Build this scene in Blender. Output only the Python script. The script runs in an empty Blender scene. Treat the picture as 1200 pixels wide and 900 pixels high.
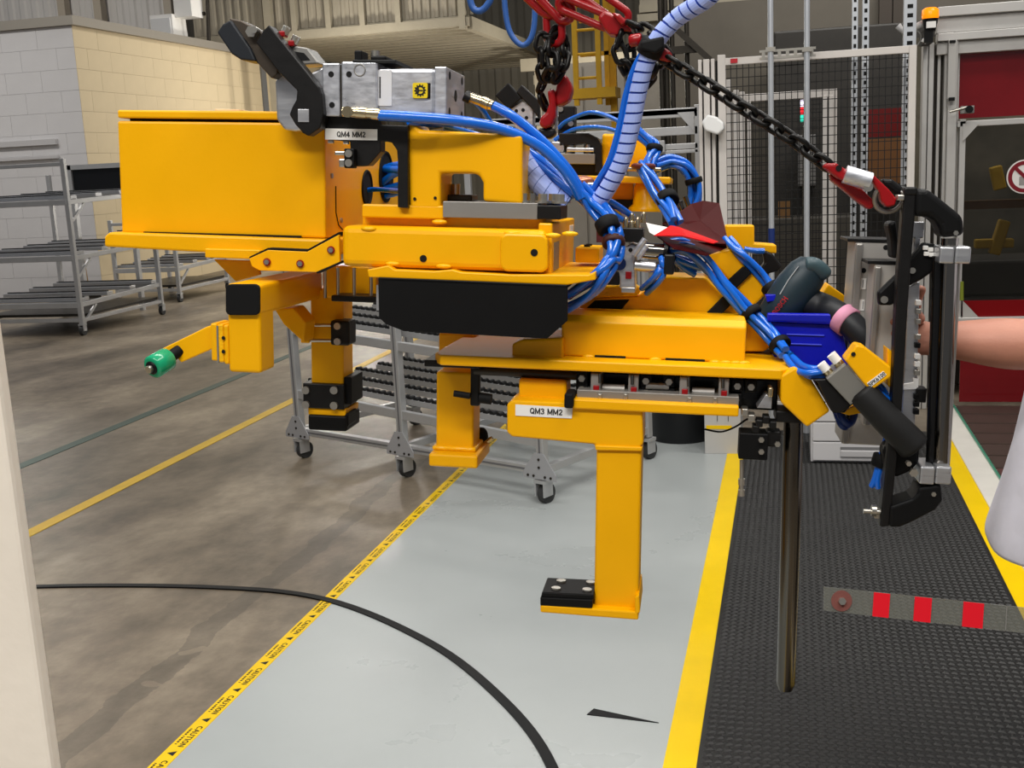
import bpy, bmesh, math, random
from mathutils import Vector, Matrix
random.seed(7)
PI = math.pi
scene = bpy.context.scene
col = scene.collection

# ---------------------------------------------------------------- camera
FPX = 1327.0
CH = 1.65
_p, _y, _r = math.radians(11.01), math.radians(-14.07), math.radians(-2.84)
FW = Vector((math.sin(_y)*math.cos(_p), math.cos(_y)*math.cos(_p), -math.sin(_p)))
_rt = FW.cross(Vector((0, 0, 1))).normalized()
_up = _rt.cross(FW)
RT = _rt*math.cos(_r) + _up*math.sin(_r)
UP = _up*math.cos(_r) - _rt*math.sin(_r)
CAM = Vector((0, 0, CH))
cd = bpy.data.cameras.new('camera')
cd.sensor_fit = 'HORIZONTAL'; cd.sensor_width = 36.0; cd.lens = FPX/1200*36
cd.clip_start = 0.05; cd.clip_end = 200
cam = bpy.data.objects.new('camera', cd); col.objects.link(cam)
M = Matrix((( RT.x, UP.x, -FW.x, CAM.x), (RT.y, UP.y, -FW.y, CAM.y), (RT.z, UP.z, -FW.z, CAM.z), (0, 0, 0, 1)))
cam.matrix_world = M
scene.camera = cam

# ---------------------------------------------------------------- world, lamps, exposure
w = bpy.data.worlds.new('world'); scene.world = w; w.use_nodes = True
bg = w.node_tree.nodes['Background']
bg.inputs[0].default_value = (0.92, 0.94, 1.0, 1); bg.inputs[1].default_value = 0.18

def area(name, loc, sx, sy, power, color=(1, 0.97, 0.92), target=None):
    d = bpy.data.lights.new(name, 'AREA'); d.shape = 'RECTANGLE'; d.size = sx; d.size_y = sy
    d.energy = power; d.color = color
    o = bpy.data.objects.new(name, d); col.objects.link(o); o.location = loc
    if target is not None:
        o.rotation_euler = (Vector(target)-Vector(loc)).to_track_quat('-Z', 'Y').to_euler()
    return o
# overhead area lights standing for the factory ceiling rows; added fills marked
area('overhead_light', (-0.9, -1.5, 5.2), 4.0, 0.9, 330)
area('overhead_light', (-0.9, 2.6, 5.6), 4.0, 0.6, 165)
area('overhead_light', (1.6, 1.0, 5.4), 0.6, 3.0, 110)
area('overhead_light', (-3.5, 8.5, 6.0), 5.0, 0.7, 22)
area('overhead_light', (-11.5, 11.0, 6.0), 3.0, 1.0, 220)
area('overhead_light', (-7.0, 16.5, 6.2), 1.0, 5.0, 125)  # added fill for the beige side of the block room
area('overhead_light', (-2.5, 14.5, 6.3), 5.0, 0.7, 190)  # added fill for the grey wall panels and far background
area('overhead_light', (2.2, 5.6, 5.6), 2.0, 0.6, 90)
area('overhead_light', (0.8, 9.2, 5.0), 3.0, 0.6, 150, target=(0.8, 12.0, 2.6))  # added fill, tilted towards the overhead duct
area('enclosure_fill', (1.9, 8.2, 2.25), 0.8, 0.3, 5)  # added fill that brightens the enclosure interior
def add_fill(loc, power):  # unseen point light with no fitting behind it
    d = bpy.data.lights.new('fill_light', 'POINT'); d.energy = power; d.shadow_soft_size = 0.15; d.color = (1, 0.95, 0.86)
    o = bpy.data.objects.new('fill_light', d); col.objects.link(o); o.location = loc
add_fill((-7.4, 19.0, 2.9), 180); add_fill((-3.4, 21.5, 2.4), 480); add_fill((-14.5, 18.0, 5.6), 260)  # added fills: mezzanine underside, far wall, upper cladding

vs = scene.view_settings
vs.view_transform = 'Standard'; vs.look = 'None'; vs.gamma = 1.0; vs.use_curve_mapping = False
vs.exposure = 0.0

# ---------------------------------------------------------------- materials
def srgb(c):
    return tuple((x/255/12.92 if x/255 <= 0.04045 else ((x/255+0.055)/1.055)**2.4) for x in c)
MATS = {}
def mat(name, rgb, rough=0.5, metal=0.0, var=0.0, scale=6.0, bump=0.0, bscale=60.0, coat=0.0, alpha=1.0, trans=0.0, emit=0.0, rvar=0.0, stretch=None, spec=0.32):
    if name in MATS: return MATS[name]
    m = bpy.data.materials.new(name); m.use_nodes = True; nt = m.node_tree
    b = nt.nodes['Principled BSDF']
    c = srgb(rgb)
    b.inputs['Base Color'].default_value = (*c, 1)
    b.inputs['Roughness'].default_value = rough; b.inputs['Metallic'].default_value = metal
    b.inputs['Coat Weight'].default_value = coat
    b.inputs['Specular IOR Level'].default_value = spec
    b.inputs['Transmission Weight'].default_value = trans
    b.inputs['Alpha'].default_value = alpha
    if emit:
        b.inputs['Emission Color'].default_value = (*c, 1); b.inputs['Emission Strength'].default_value = emit
    tc = nt.nodes.new('ShaderNodeTexCoord'); src = tc.outputs['Object']
    if stretch:
        mp = nt.nodes.new('ShaderNodeMapping'); mp.inputs['Scale'].default_value = stretch
        nt.links.new(src, mp.inputs[0]); src = mp.outputs[0]
    if var or rvar:
        n = nt.nodes.new('ShaderNodeTexNoise'); n.inputs['Scale'].default_value = scale; n.inputs['Detail'].default_value = 6
        n.inputs['Roughness'].default_value = 0.6
        nt.links.new(src, n.inputs['Vector'])
        if var:
            r = nt.nodes.new('ShaderNodeMapRange'); r.inputs[1].default_value = 0.3; r.inputs[2].default_value = 0.7
            r.inputs[3].default_value = 1-var; r.inputs[4].default_value = 1+var
            nt.links.new(n.outputs['Fac'], r.inputs[0])
            mx = nt.nodes.new('ShaderNodeVectorMath'); mx.operation = 'SCALE'; mx.inputs[0].default_value = c
            nt.links.new(r.outputs[0], mx.inputs['Scale'])
            nt.links.new(mx.outputs[0], b.inputs['Base Color'])
        if rvar:
            r2 = nt.nodes.new('ShaderNodeMapRange'); r2.inputs[1].default_value = 0.3; r2.inputs[2].default_value = 0.7
            r2.inputs[3].default_value = max(0.02, rough-rvar); r2.inputs[4].default_value = rough+rvar
            nt.links.new(n.outputs['Fac'], r2.inputs[0]); nt.links.new(r2.outputs[0], b.inputs['Roughness'])
    if bump:
        n2 = nt.nodes.new('ShaderNodeTexNoise'); n2.inputs['Scale'].default_value = bscale; n2.inputs['Detail'].default_value = 3
        nt.links.new(src, n2.inputs['Vector'])
        bp = nt.nodes.new('ShaderNodeBump'); bp.inputs['Strength'].default_value = bump; bp.inputs['Distance'].default_value = 0.01
        nt.links.new(n2.outputs['Fac'], bp.inputs['Height']); nt.links.new(bp.outputs[0], b.inputs['Normal'])
    MATS[name] = m
    return m
YEL = mat('yellow_enamel', (238, 172, 0), 0.36, var=0.04, scale=5, bump=0.03, bscale=120, rvar=0.08, spec=0.22)
YELW = mat('yellow_weld', (246, 184, 10), 0.30, bump=0.35, bscale=90)
BLK = mat('black_plastic', (9, 9, 10), 0.5, var=0.2, scale=20, spec=0.2)
BLKG = mat('black_gloss', (14, 14, 15), 0.25)
BLKM = mat('black_oxide_steel', (17, 16, 16), 0.42, 0.1, var=0.25, scale=25, bump=0.05)
RUB = mat('black_rubber', (12, 12, 13), 0.7, spec=0.2)
ALU = mat('aluminium', (196, 197, 200), 0.34, 0.85, var=0.08, scale=14, rvar=0.08, stretch=(1, 1, 12))
ALUD = mat('milled_aluminium', (200, 202, 208), 0.36, 0.75, var=0.16, scale=14, rvar=0.1, stretch=(3, 1, 9))  # noise streaks in the colour imitate streaky metal reflections
ALUP = mat('aluminium_profile', (190, 190, 190), 0.4, 0.6, var=0.06)
GREY = mat('grey_steel', (140, 138, 134), 0.45, 0.5, var=0.08)
GREYP = mat('grey_enamel', (176, 172, 166), 0.45, 0.25, var=0.05)
DARK = mat('dark_steel', (56, 52, 46), 0.4, 0.6, var=0.2)
CHR = mat('polished_steel', (128, 124, 118), 0.12, 1.0, var=0.05)
ROD = mat('dark_polished_steel', (96, 92, 86), 0.2, 1.0, var=0.12, scale=8, stretch=(1, 1, .1))
ZINC = mat('zinc_bolt', (190, 186, 176), 0.28, 0.9)
BRASS = mat('nickel_brass', (196, 180, 146), 0.25, 0.95)
BLUE = mat('blue_hose', (12, 98, 204), 0.24, coat=0.3, spec=0.5)
BLUEB = mat('blue_bin_plastic', (10, 22, 176), 0.35)
RED = mat('red_enamel', (142, 8, 14), 0.32, var=0.1, coat=0.2)
MAROON = mat('maroon_film', (66, 11, 10), 0.5, var=0.1, spec=0.1)
REDF = mat('red_film', (190, 2, 6), 0.45, spec=0.1)
WHITE = mat('white_label', (236, 234, 230), 0.5)
INK = mat('black_ink', (18, 18, 18), 0.6)
HOLE = mat('dark_hole', (8, 8, 8), 0.8)

# ---------------------------------------------------------------- mesh helpers
def link(o, parent=None):
    col.objects.link(o)
    if parent is not None: o.parent = parent
    return o
def tag(o, label=None, cat=None, group=None, kind=None):
    if label: o['label'] = label
    if cat: o['category'] = cat
    if group: o['group'] = group
    if kind: o['kind'] = kind
    return o
def empty(name, loc=(0, 0, 0), rz=0.0):
    o = bpy.data.objects.new(name, None); o.empty_display_size = 0.05
    o.location = loc; o.rotation_euler = (0, 0, rz); return link(o)

def frame_of(d):
    d = d.normalized()
    a = Vector((0, 0, 1)) if abs(d.z) < 0.9 else Vector((1, 0, 0))
    s = d.cross(a).normalized()
    return d, s, s.cross(d).normalized()

class MB:
    def __init__(s): s.v = []; s.f = []; s.sm = []
    def add(s, vs, fs, smooth=False):
        n = len(s.v); s.v += [tuple(q) for q in vs]
        for f in fs: s.f.append([i+n for i in f]); s.sm.append(smooth)
    def box(s, x0, x1, y0, y1, z0, z1):
        x0, x1 = min(x0, x1), max(x0, x1); y0, y1 = min(y0, y1), max(y0, y1); z0, z1 = min(z0, z1), max(z0, z1)
        s.add([(x0,y0,z0),(x1,y0,z0),(x1,y1,z0),(x0,y1,z0),(x0,y0,z1),(x1,y0,z1),(x1,y1,z1),(x0,y1,z1)],
              [(0,3,2,1),(4,5,6,7),(0,1,5,4),(1,2,6,5),(2,3,7,6),(3,0,4,7)]); return s
    def bar(s, a, b, w, h, upv=(0, 0, 1)):
        a = Vector(a); b = Vector(b); d = (b-a).normalized(); u = Vector(upv)
        x = d.cross(u)
        if x.length < 1e-4: x = d.cross(Vector((0, 1, 0)))
        x.normalize(); z = x.cross(d).normalized()
        vs = [p + x*(i*w/2) + z*(j*h/2) for p in (a, b) for i, j in ((-1,-1),(1,-1),(1,1),(-1,1))]
        s.add(vs, [(0,1,2,3),(7,6,5,4),(0,4,5,1),(1,5,6,2),(2,6,7,3),(3,7,4,0)]); return s
    def prism(s, pts, vec):
        vec = Vector(vec); n = len(pts); pts = [Vector(p) for p in pts]
        nrm = Vector((0, 0, 0))
        for i in range(n): nrm += pts[i].cross(pts[(i+1) % n])
        if nrm.dot(vec) > 0: pts.reverse()
        vs = pts + [p+vec for p in pts]
        fs = [tuple(range(n)), tuple(range(2*n-1, n-1, -1))]
        for i in range(n):
            j = (i+1) % n; fs.append((i, i+n, j+n, j)[::1])
        s.add(vs, fs); return s
    def cyl(s, a, b, r0, r1=None, n=16, cap=True):
        if r1 is None: r1 = r0
        a = Vector(a); b = Vector(b); d, x, y = frame_of(b-a)
        vs = []
        for p, r in ((a, r0), (b, r1)):
            for i in range(n):
                t = 2*PI*i/n; vs.append(p + x*(r*math.cos(t)) + y*(r*math.sin(t)))
        s.add(vs, [(i, i+n, (i+1) % n+n, (i+1) % n)[::-1] for i in range(n)], True)
        if cap:
            s.add(vs[:n], [tuple(range(n))]); s.add(vs[n:], [tuple(range(n-1, -1, -1))])
        return s
    def lathe(s, a, axis, prof, n=20):
        """prof: list of (dist along axis, radius)"""
        a = Vector(a); d, x, y = frame_of(Vector(axis)); vs = []
        for t, r in prof:
            for i in range(n):
                q = 2*PI*i/n; vs.append(a + d*t + x*(r*math.cos(q)) + y*(r*math.sin(q)))
        fs = []
        for k in range(len(prof)-1):
            for i in range(n):
                j = (i+1) % n; fs.append((k*n+i, k*n+j, (k+1)*n+j, (k+1)*n+i))
        s.add(vs, fs, True)
        s.add(vs[:n], [tuple(range(n-1, -1, -1))]); s.add(vs[-n:], [tuple(range(n))])
        return s
    def tube(s, path, r, n=10, closed=False, radii=None):
        P = [Vector(p) for p in path]; m = len(P); vs = []
        def tan(i):
            if closed: return (P[(i+1) % m]-P[i-1]).normalized()
            return (P[min(i+1, m-1)]-P[max(i-1, 0)]).normalized()
        d = tan(0); _, x, y = frame_of(d)
        for i in range(m):
            t = tan(i); x = (x - t*x.dot(t)).normalized(); y = t.cross(x)
            rr = radii[i] if radii else r
            for k in range(n):
                q = 2*PI*k/n; vs.append(P[i] + x*(rr*math.cos(q)) + y*(rr*math.sin(q)))
        fs = []
        for i in range(m if closed else m-1):
            i2 = (i+1) % m
            for k in range(n):
                j = (k+1) % n; fs.append((i*n+k, i*n+j, i2*n+j, i2*n+k))
        s.add(vs, fs, True)
        if not closed:
            s.add(vs[:n], [tuple(range(n-1, -1, -1))]); s.add(vs[-n:], [tuple(range(n))])
        return s
    def sphere(s, c, r, n=14, m=9, sx=1, sy=1, sz=1):
        c = Vector(c); vs = [c+Vector((0, 0, r*sz))]
        for i in range(1, m):
            a = PI*i/m
            for k in range(n):
                q = 2*PI*k/n; vs.append(c+Vector((r*sx*math.sin(a)*math.cos(q), r*sy*math.sin(a)*math.sin(q), r*sz*math.cos(a))))
        vs.append(c-Vector((0, 0, r*sz))); fs = []
        for k in range(n): fs.append((0, 1+k, 1+(k+1) % n))
        for i in range(m-2):
            for k in range(n):
                j = (k+1) % n; fs.append((1+i*n+k, 1+(i+1)*n+k, 1+(i+1)*n+j, 1+i*n+j))
        L = len(vs)-1
        for k in range(n): fs.append((L, 1+(m-2)*n+(k+1) % n, 1+(m-2)*n+k))
        s.add(vs, fs, True); return s
    def mesh(s, name, m):
        me = bpy.data.meshes.new(name); me.from_pydata(s.v, [], s.f)
        me.polygons.foreach_set('use_smooth', s.sm)
        bm = bmesh.new(); bm.from_mesh(me); bmesh.ops.recalc_face_normals(bm, faces=bm.faces); bm.to_mesh(me); bm.free()
        if m: me.materials.append(m)
        me.update(); return me
    def build(s, name, m, parent=None, bevel=0.0, seg=2):
        o = bpy.data.objects.new(name, s.mesh(name, m)); link(o, parent)
        if bevel:
            b = o.modifiers.new('bevel', 'BEVEL'); b.width = bevel; b.segments = seg; b.limit_method = 'ANGLE'; b.angle_limit = math.radians(35)
            b.harden_normals = False
        return o

def smooth(pts, k=6):
    P = [Vector(p) for p in pts]; out = []
    for i in range(len(P)-1):
        p0 = P[max(i-1, 0)]; p1 = P[i]; p2 = P[i+1]; p3 = P[min(i+2, len(P)-1)]
        for j in range(k):
            t = j/k
            out.append(0.5*((2*p1) + (p2-p0)*t + (2*p0-5*p1+4*p2-p3)*t*t + (3*p1-p0-3*p2+p3)*t**3))
    out.append(P[-1]); return out
def copy_part(o, parent, mw=None):
    c = o.copy(); link(c, parent); return c
def copy_tree(o, parent=None):
    c = o.copy(); col.objects.link(c); c.parent = parent
    for ch in list(o.children): copy_tree(ch, c)
    return c

# points of the place seen along a picture ray, at a real distance
def ray(u, v): return RT*((u-600)/FPX) - UP*((v-450)/FPX) + FW
def aty(u, v, Y): d = ray(u, v); return CAM + d*(Y/d.y)
def atx(u, v, X): d = ray(u, v); return CAM + d*(X/d.x)
def atz(u, v, Z=0.0): d = ray(u, v); return CAM + d*((Z-CH)/d.z)
def atd(u, v, D): return CAM + ray(u, v)*D

# a plain bold sans alphabet drawn as flat strokes (cap height 1)
def _arc(cx, cy, rx, ry, a0, a1, n=10): return [(cx+rx*math.cos(math.radians(a0+(a1-a0)*i/n)), cy+ry*math.sin(math.radians(a0+(a1-a0)*i/n))) for i in range(n+1)]
GL = {
 'Q': (0.78, [_arc(.39, .5, .31, .42, 0, 360, 20), [(.46, .28), (.72, .0)]]), 'O': (0.78, [_arc(.39, .5, .31, .42, 0, 360, 20)]),
 'C': (0.72, [_arc(.40, .5, .32, .42, 50, 310, 16)]), 'M': (0.86, [[(.08, 0), (.08, .96), (.43, .12), (.78, .96), (.78, 0)]]),
 'N': (0.74, [[(.08, 0), (.08, .95), (.64, .05), (.64, 1)]]), 'A': (0.72, [[(.04, 0), (.36, .96), (.68, 0)], [(.16, .33), (.56, .33)]]),
 'U': (0.74, [[(.08, 1), (.08, .34)] + _arc(.36, .36, .28, .28, 180, 360) + [(.64, 1)]]), 'T': (0.66, [[(.02, .92), (.64, .92)], [(.33, .92), (.33, 0)]]),
 'I': (0.26, [[(.13, 0), (.13, 1)]]), 'B': (0.70, [[(.08, .08), (.08, .92), (.36, .92)] + _arc(.36, .72, .22, .2, 90, -90) + [(.08, .52)], [(.36, .52)] + _arc(.38, .30, .25, .22, 90, -90) + [(.08, .08)]]),
 'S': (0.68, [_arc(.34, .72, .25, .20, 30, 270) + _arc(.34, .29, .26, .22, 90, -150)]), 'H': (0.74, [[(.08, 0), (.08, 1)], [(.64, 0), (.64, 1)], [(.08, .5), (.64, .5)]]),
 'P': (0.66, [[(.08, 0), (.08, .92), (.36, .92)] + _arc(.36, .68, .23, .24, 90, -90) + [(.08, .44)]]), 'K': (0.70, [[(.08, 0), (.08, 1)], [(.62, 1), (.10, .42)], [(.26, .58), (.64, 0)]]),
 '2': (0.62, [_arc(.30, .70, .22, .22, 170, -30) + [(.08, .08), (.56, .08)]]), '3': (0.62, [_arc(.29, .72, .21, .20, 160, -90) , _arc(.29, .29, .23, .22, 90, -160)]),
 '4': (0.62, [[(.44, 0), (.44, .94), (.05, .28), (.60, .28)]]), '6': (0.62, [_arc(.31, .30, .23, .22, 0, 360, 16), _arc(.38, .34, .30, .58, 100, 180)]),
 '1': (0.62, [[(.14, .74), (.36, .94), (.36, 0)]]), '0': (0.62, [_arc(.31, .5, .22, .42, 0, 360, 18)]), ' ': (0.34, []) }
_tc = {}
def text_mesh(txt, m, bold=False):
    key = (txt, m.name)
    if key in _tc: return _tc[key]
    vs = []; fs = []; x = 0.0; h = 0.085
    for ch in txt:
        wd, strokes = GL[ch]
        for st in strokes:
            for (p, q) in zip(st[:-1], st[1:]):
                dx, dy = q[0]-p[0], q[1]-p[1]; L = math.hypot(dx, dy) or 1e-6; dx /= L; dy /= L
                e = min(h*0.55, L*0.5); n = len(vs)
                a0 = (p[0]-dx*e, p[1]-dy*e); b0 = (q[0]+dx*e, q[1]+dy*e)
                vs += [(x+a0[0]-dy*h, a0[1]+dx*h, 0), (x+a0[0]+dy*h, a0[1]-dx*h, 0), (x+b0[0]+dy*h, b0[1]-dx*h, 0), (x+b0[0]-dy*h, b0[1]+dx*h, 0)]
                fs.append((n, n+1, n+2, n+3))
        x += wd+0.10
    me = bpy.data.meshes.new('lettering'); me.from_pydata([(a-(x-0.1)/2, b-0.5, 0) for a, b, _ in vs], [], fs); me.materials.append(m)
    _tc[key] = (me, x-0.1, 1.17)
    return _tc[key]
def lettering(txt, m, center, right, upv, width, parent=None, bold=False, height=None):
    """flat print on a surface: centre, reading direction, up direction, real width"""
    me, wx, hy = text_mesh(txt, m, bold)
    r = Vector(right).normalized(); u = Vector(upv); u = (u - r*u.dot(r)).normalized(); n = r.cross(u)
    sx = width/wx; sy = (height/hy) if height else sx
    o = bpy.data.objects.new('lettering', me); link(o, parent)
    o.matrix_local = Matrix(((r.x*sx, u.x*sy, n.x*sx, center[0]), (r.y*sx, u.y*sy, n.y*sx, center[1]), (r.z*sx, u.z*sy, n.z*sx, center[2]), (0, 0, 0, 1)))
    return o
# ================================================================ THE SETTING
def struct(o): o['kind'] = 'structure'; return o

# concrete floor: stained, with a dark worn stripe beside the caution tape
m = mat('concrete', (128, 120, 108), 0.42, bump=0.06, bscale=40); nt = m.node_tree; b = nt.nodes['Principled BSDF']
tc = nt.nodes.new('ShaderNodeTexCoord')
def noise(scale, detail, src, rough=0.6):
    n = nt.nodes.new('ShaderNodeTexNoise'); n.inputs['Scale'].default_value = scale; n.inputs['Detail'].default_value = detail
    n.inputs['Roughness'].default_value = rough; nt.links.new(src, n.inputs['Vector']); return n.outputs['Fac']
def ramp(src, stops):
    r = nt.nodes.new('ShaderNodeValToRGB'); e = r.color_ramp.elements
    while len(e) < len(stops): e.new(0.5)
    for i, (p, c) in enumerate(stops): e[i].position = p; e[i].color = (*c, 1)
    nt.links.new(src, r.inputs[0]); return r.outputs[0]
mp = nt.nodes.new('ShaderNodeMapping'); mp.inputs['Scale'].default_value = (1, 0.45, 1); mp.inputs['Rotation'].default_value = (0, 0, -0.7)
nt.links.new(tc.outputs['Object'], mp.inputs[0])
c1 = ramp(noise(1.1, 8, mp.outputs[0], 0.65), [(0.32, srgb((72, 64, 53))), (0.5, srgb((122, 110, 94))), (0.7, srgb((168, 154, 133)))])
c2 = ramp(noise(9, 6, tc.outputs['Object']), [(0.35, (0.82, 0.82, 0.82)), (0.65, (1.1, 1.1, 1.1))])
mx = nt.nodes.new('ShaderNodeMix'); mx.data_type = 'RGBA'; mx.blend_type = 'MULTIPLY'; mx.inputs[0].default_value = 1
nt.links.new(c1, mx.inputs[6]); nt.links.new(c2, mx.inputs[7])
# worn dark stripe with its own wandering shape
sx = nt.nodes.new('ShaderNodeSeparateXYZ'); nt.links.new(tc.outputs['Object'], sx.inputs[0])
def mth(op, a, bb):
    n = nt.nodes.new('ShaderNodeMath'); n.operation = op
    for i, q in enumerate((a, bb)):
        if isinstance(q, (int, float)): n.inputs[i].default_value = q
        else: nt.links.new(q, n.inputs[i])
    return n.outputs[0]
wob = mth('MULTIPLY', mth('SUBTRACT', noise(2.2, 5, tc.outputs['Object']), 0.5), 0.22)
dist = mth('ABSOLUTE', mth('SUBTRACT', mth('ADD', sx.outputs[0], wob), -2.10), 0)
mask = mth('MULTIPLY', mth('LESS_THAN', dist, 0.055), mth('GREATER_THAN', noise(1.3, 3, tc.outputs['Object']), 0.42))
mx2 = nt.nodes.new('ShaderNodeMix'); mx2.data_type = 'RGBA'
nt.links.new(mth('MULTIPLY', mask, 0.36), mx2.inputs[0]); nt.links.new(mx.outputs[2], mx2.inputs[6]); mx2.inputs[7].default_value = (*srgb((60, 57, 52)), 1)
nt.links.new(mx2.outputs[2], b.inputs['Base Color'])
CONC = m
struct(MB().box(-24, 8, -4, 34, -0.1, 0.0).build('floor', CONC))

# painted walkway
m = mat('walkway_paint', (169, 174, 173), 0.3, var=0.05, scale=1.6, rvar=0.05)
struct(MB().box(-1.738, -0.335, -1, 9.5, 0.0, 0.0015).build('floor_walkway_paint', m))

def tape(name, x0, x1, y0, y1, m, label, z=0.003):
    o = MB().box(x0, x1, y0, y1, 0.0, z).build(name, m)
    tag(o, label, 'tape'); return o
YT = mat('yellow_tape', (236, 194, 18), 0.45, var=0.07, scale=3.5, spec=0.15)
YT2 = mat('yellow_line_worn', (206, 168, 44), 0.5, var=0.12, scale=5)
GT = mat('green_line', (66, 84, 76), 0.5, var=0.12, scale=4)
YC = mat('yellow_strip', (240, 200, 0), 0.4, var=0.05, scale=4, spec=0.12)
ct = tape('caution_tape', -1.792, -1.738, -1.0, 6.9, YT, 'narrow yellow caution tape with black print along the grey walkway edge')
y = 2.2
while y < 6.8:
    lettering('CAUTION', INK, (-1.757, y, 0.0034), (0, -1, 0), (1, 0, 0), 0.125, ct, True, 0.022)
    t = MB(); t.add([(-1.752, y+0.090, 0.0034), (-1.752, y+0.118, 0.0034), (-1.778, y+0.104, 0.0034)], [(0, 1, 2)]); t.build('warning_triangle', INK, ct)
    if y < 5.2:
        g = MB()
        for k in range(9): g.box(-1.783, -1.776, y-0.05+k*0.0115, y-0.05+k*0.0115+(0.008 if k % 4 else 0.004), 0.003, 0.0034)
        tag(g.build('fine_print', INK, ct), kind='stuff')
    y += 0.205
tape('floor_line', -3.635, -3.555, -1, 17, YT2, 'worn yellow line painted across the bare concrete floor')
tape('floor_line', -4.56, -4.475, -1, 17, GT, 'dull green line painted on the concrete floor')
tape('floor_line', -0.342, -0.252, 0.5, 6.75, YC, 'wide bright yellow strip between grey walkway and black mat', 0.004)

# black arc tape laid across walkway and concrete
P = smooth([(-4.2, 3.35, 0), (-3.6, 3.72, 0), (-3.05, 3.90, 0), (-2.3, 3.975, 0), (-1.78, 3.905, 0), (-1.25, 3.57, 0), (-0.88, 3.18, 0), (-0.645, 2.81, 0), (-0.52, 2.4, 0), (-0.5, 2.0, 0)], 8)
mb = MB(); prev = None
L = []; Rr = []
for i, q in enumerate(P):
    t = (P[min(i+1, len(P)-1)]-P[max(i-1, 0)]).normalized(); n = Vector((-t.y, t.x, 0))
    L.append(q+n*0.016); Rr.append(q-n*0.016)
n = len(P)
vsx = [(*p.xy, 0.0015) for p in L] + [(*p.xy, 0.0015) for p in Rr] + [(*p.xy, 0.007) for p in L] + [(*p.xy, 0.007) for p in Rr]
fs = []
for i in range(n-1):
    fs += [(2*n+i, 2*n+i+1, 3*n+i+1, 3*n+i), (i, i+1, 2*n+i+1, 2*n+i), (n+i, 3*n+i, 3*n+i+1, n+i+1)]
mb.add(vsx, fs)
tag(mb.build('floor_cable_strip', BLK), 'black curved rubber strip arcing across the grey walkway', 'strip')
# small dark wedge left on the walkway
mb = MB().prism([(-0.60, 3.12, 0.0016), (-0.38, 3.10, 0.0016), (-0.585, 3.16, 0.0016)], (0, 0, 0.0025))
tag(mb.build('tape_scrap', BLK), 'small black tape wedge stuck to the grey walkway', 'tape scrap')

# anti-fatigue mat with a real raised weave
mm = mat('rubber_mat', (25, 24, 23), 0.46, var=0.25, scale=2.5, spec=0.4)
mt = MB().box(-0.25, 0.785, 1.2, 6.75, 0.0, 0.012).build('rubber_mat', mm)
tag(mt, 'black ribbed rubber floor mat between the yellow strips', 'mat')
mb = MB(); yy = 2.2; k = 0
while yy < 6.6:
    x = -0.240
    while x < 0.765:
        z0, z1 = 0.012, 0.0165
        if k % 2 == 0: a, c_ = 0.011, 0.005
        else: a, c_ = 0.011, 0.005
        ox = 0.0065 if k % 2 else 0.0
        cx, cy = x+0.012+ox, yy+0.010
        sk = 0.004 if k % 2 else -0.004
        mb.add([(cx-a, cy-c_-sk, z0), (cx+a, cy-c_+sk, z0), (cx+a, cy+c_+sk, z0), (cx-a, cy+c_-sk, z0), (cx-a*.55, cy-sk*.6, z1), (cx+a*.55, cy+sk*.6, z1)],
               [(0, 1, 5, 4), (1, 2, 5), (2, 3, 4, 5), (3, 0, 4)])
        x += 0.026
    yy += 0.0165; k += 1
tag(mb.build('weave_ribs', mm, mt), kind='stuff')

# right-hand kerb: yellow edge strip, white kerb, green glass edge, slatted deck
tape('floor_line', 0.785, 0.875, 1.0, 6.9, YC, 'yellow strip between the black mat and the white kerb', 0.014)
struct(MB().box(0.875, 0.99, 1.0, 7.35, 0, 0.02).build('trim_1', mat('kerb_white', (222, 218, 208), 0.5, var=0.05)))
struct(MB().box(0.99, 1.0, 3.5, 7.4, 0, 0.03).build('trim_2', mat('green_edge', (60, 140, 112), 0.3)))
dk = struct(MB().box(1.0, 2.4, 4.2, 7.42, 0, 0.012).build('floor_deck', mat('deck_joint', (214, 208, 200), 0.5)))
pmat = [mat('deck_plank_brown', (72, 60, 54), 0.4, var=0.1), mat('deck_plank_red', (88, 58, 54), 0.4, var=0.1)]
pm = [MB().box(0, 1.38, 0, 0.222, 0.012, 0.024).mesh('plank', q) for q in pmat]
for i in range(13):
    o = bpy.data.objects.new('plank', pm[1 if i in (3, 4, 6) else 0]); link(o, dk); o.location = (1.01, 4.22+i*0.246, 0)

# white foreground partition post
MW = mat('white_paint', (232, 222, 208), 0.5, var=0.05, scale=5, bump=0.05)
e = atd(37, 630, 1.0)
struct(MB().box(e.x-0.14, e.x, e.y-0.015, e.y, 0, 2.6).build('wall_partition', MW, bevel=0.004))

# block-built room on the left
BW = mat('block_white', (205, 203, 203), 0.7, var=0.02, scale=3, bump=0.05, bscale=30)
BT = mat('block_beige', (200, 183, 150), 0.7, var=0.03, scale=3, bump=0.05, bscale=30)
BJ = mat('block_joint', (202, 200, 199), 0.8)
BJT = mat('block_joint_beige', (197, 180, 147), 0.8)
wf = struct(MB().box(-15, -10.01, 15.01, 15.3, 0, 3.9).build('wall_front', BJ))
wsd = struct(MB().box(-10.3, -10.01, 15.01, 27, 0, 3.9).build('wall_side', BJT))
bf = MB().box(0.0015, 0.5985, 0, 0.07, 0.0015, 0.2985).mesh('block', BW)
bfh = MB().box(0.0015, 0.2985, 0, 0.07, 0.0015, 0.2985).mesh('block', BW)
bsh = MB().box(-0.07, 0, 0.0015, 0.2985, 0.0015, 0.2985).mesh('block', BT)
bs = MB().box(-0.07, 0, 0.0015, 0.5985, 0.0015, 0.2985).mesh('block', BT)
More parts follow.
